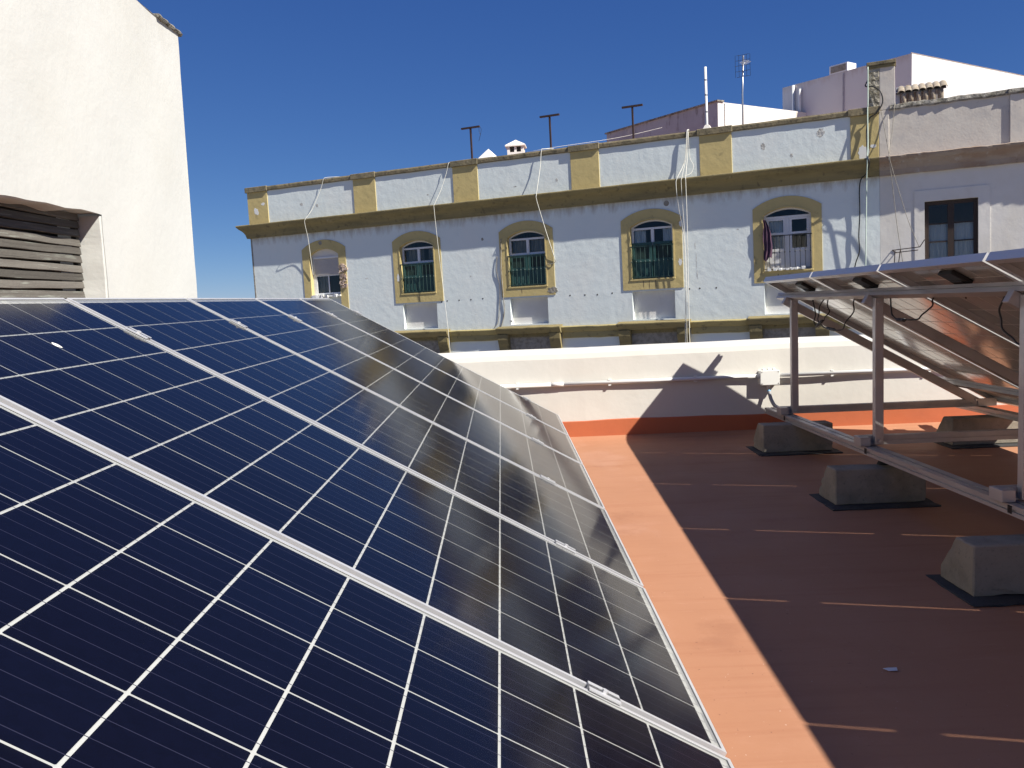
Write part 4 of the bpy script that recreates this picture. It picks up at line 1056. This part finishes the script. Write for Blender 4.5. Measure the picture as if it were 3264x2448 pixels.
cord('hanging_rope', [(-2.86, -.04, -.04), (-2.84, -.05, -.10), (-2.95, -.05, -.16), (-3.10, -.04, -.15)], .010, M['stain_grey'], 'short grey wire tied at the right side of the third window', 'wire')
cord('hanging_rope', [(1.06, .1, 3.11), (1.06, CT, 3.05), (1.01, -.10, 2.42), (.94, -.2, 2.13), (.83, CO, 1.86), (.79, CO-.01, 1.67), (.81, -.24, 1.09), (.89, -.18, .51), (.92, -.15, .08), (.92, -.14, -.89), (.89, -.25, -2.0), (.87, -.27, -3.0)], .010, W, 'leftmost white cord of the bundle right of the fourth window', group='white cords bundled right of the fourth window')
cord('hanging_rope', [(1.07, .1, 3.12), (1.07, CT, 3.06), (1.03, -.10, 2.42), (.95, CO, 1.86), (.93, CO-.01, 1.67), (.93, -.24, .93), (.94, -.2, .40), (.95, -.17, -.9), (.93, -.28, -2.2), (.93, -.28, -3.0)], .007, W, 'thin middle white cord of the bundle right of the fourth window', group='white cords bundled right of the fourth window')
cord('hanging_rope', [(1.09, .1, 3.12), (1.09, CT, 3.06), (1.06, -.10, 2.42), (1.05, CO, 1.86), (1.05, CO-.01, 1.67), (1.03, -.26, .62), (1.0, -.22, -.9), (1.0, -.28, -2.2), (1.0, -.28, -3.0)], .010, W, 'rightmost straight white cord of the bundle right of the fourth window', group='white cords bundled right of the fourth window')
cord('hanging_rope', [(1.10, CT, 3.05), (1.12, -.10, 2.41), (1.22, -.14, 2.16), (1.17, -.2, 1.96), (1.01, -.29, 1.885), (.84, CO, 1.86)], .0075, W, 'white cord looping out on the parapet right of the fourth window')
cord('hanging_cable', [(5.52, -.05, 4.05), (5.51, -.09, 3.22), (5.50, -.09, 3.0), (5.50, -.2, 2.2), (5.49, CO, 1.85), (5.48, CO-.01, 1.66), (5.46, -.22, 1.27), (5.43, -.16, 0), (5.41, -.14, -.74), (5.38, -.14, -2.2)], .014, M['cord_green'], 'pale green cable running straight down the party wall')
cord('looping_cable', [(5.52, -.04, 3.95), (5.52, -.04, 3.76), (5.46, -.05, 3.60), (5.64, -.06, 3.56), (5.80, -.08, 3.41), (5.84, -.08, 3.15), (5.70, -.10, 2.92), (5.53, -.09, 2.80), (5.47, -.07, 2.51), (5.48, -.14, 2.1), (5.50, CO, 1.86), (5.53, CO-.01, 1.70), (5.46, -.20, 1.49), (5.33, -.10, 1.36), (5.29, -.08, 1.1), (5.29, -.06, .54), (5.26, -.06, -.01), (5.27, -.06, -.39), (5.16, -.06, -.76), (5.1, -.06, -1.4)], .015, M['black_plastic'], 'black cable looping round the pier and down the party wall', 'cable')
cord('wall_wire', [(6.12, .05, 3.12), (6.10, -.07, 3.02), (6.05, -.14, 2.44), (5.97, CO-.01, 1.82), (5.98, CO-.02, 1.68), (6.05, -.25, 1.02), (6.14, -.18, .1), (6.25, -.12, -.72)], .008, M['stain_grey'], 'dark stay wire hanging from the grey coping to the antenna bracket', 'wire')
cord('wall_wire', [(5.80, -.06, 2.95), (5.82, -.08, 2.87), (5.93, -.15, 2.17), (5.98, CO-.01, 1.83), (6.0, CO-.02, 1.68), (6.15, -.26, 1.09), (6.38, -.22, .26), (6.61, -.2, -.38)], .008, M['stain_grey'], 'dark stay wire slanting to the tip of the antenna bracket', 'wire')
cord('wall_wire', [(-4.69, -.02, .18), (-4.73, -.03, -.22), (-4.66, -.02, -.66), (-4.68, -.02, -1.16), (-4.77, -.02, -1.76), (-4.89, -.05, -1.91)], .010, M['stain_grey'], 'grey wire down the wall just left of the third window', 'wire')
cord('wall_wire', [(-4.53, -.03, .67), (-4.56, -.04, -.16), (-4.55, -.03, -1.0), (-4.55, -.02, -1.5), (-4.67, -.03, -1.90), (-4.70, -.14, -2.0)], .013, M['stain_grey'], 'brown cable down the left trim of the third window', 'wire')
# clothes airer bracket by the brown window
e = on_roof('airer_bracket', 'rusty metal airer bracket sticking out beside the brown window', 'bracket')
m = MB()
for a, b in (((6.02, .0, -.42), (6.62, -.55, -.40)), ((6.10, .0, -.48), (6.58, -.50, -.47)), ((6.15, 0, -.80), (6.2, -.3, -.42)), ((6.05, 0, -.95), (6.08, -.28, -.45)), ((6.62, -.55, -.40), (6.72, -.62, -.24)), ((6.02, 0, -.42), (6.10, 0, -.48))):
    m.tube([a, b], .011, 5)
m.build('arms', M['rust_iron'], e)
# cloth hanging at the open window
e = on_roof('hanging_cloth', 'dark purple striped cloth hanging at the left of the white window', 'cloth')
m = MB(); rows = []
for i in range(17):
    v = .58-1.02*i/16; row = []
    for j in range(13):
        s = j/12; wdt = .06+.15*min(1, i/6); 
        u = 3.545-.585+wdt*s+.01*math.sin(i*.7)
        row.append((u, -.075-.02*math.sin(s*14+i*.25)-.012*math.sin(s*31), v-.05*math.sin(s*6)*(i/16)))
    rows.append(row)
for r0, r1 in zip(rows[:-1], rows[1:]):
    for k in range(12): m.quad(r0[k], r0[k+1], r1[k+1], r1[k])
m.build('cloth', M['cloth_purple'], e, smooth=True, merge=True)
# sheet of crumpled white bedding on the rail of the white window foot
m = MB(); m.box(3.2, 3.9, -.07, -.05, -.73, -.70)
for k in range(7):
    a = 3.05+k*.14+random.uniform(-.03, .03); m.box(a, a+.08, -.085, -.045, -.745, -.69+random.uniform(-.01, .02))
m.v = [(x+random.uniform(-.015, .015), y, z+random.uniform(-.01, .01)) for x, y, z in m.v]
e = on_roof('crumpled_sheet', 'crumpled white plastic along the foot of the white window railing', 'sheet'); m.build('sheet', M['pvc_white'], e)

# scrap on the shaded roof
m = MB(); z0 = zr(1.04)+.003
m.v = [(2.505, 1.03, z0), (2.532, 1.026, z0+.002), (2.538, 1.046, z0+.004), (2.512, 1.053, z0+.001), (2.492, 1.047, z0+.002)]; m.f = [(0, 1, 2, 3, 4)]
m.build('paper_scrap', M['far_white'], label='tiny white scrap lying on the shaded terracotta roof', cat='scrap')
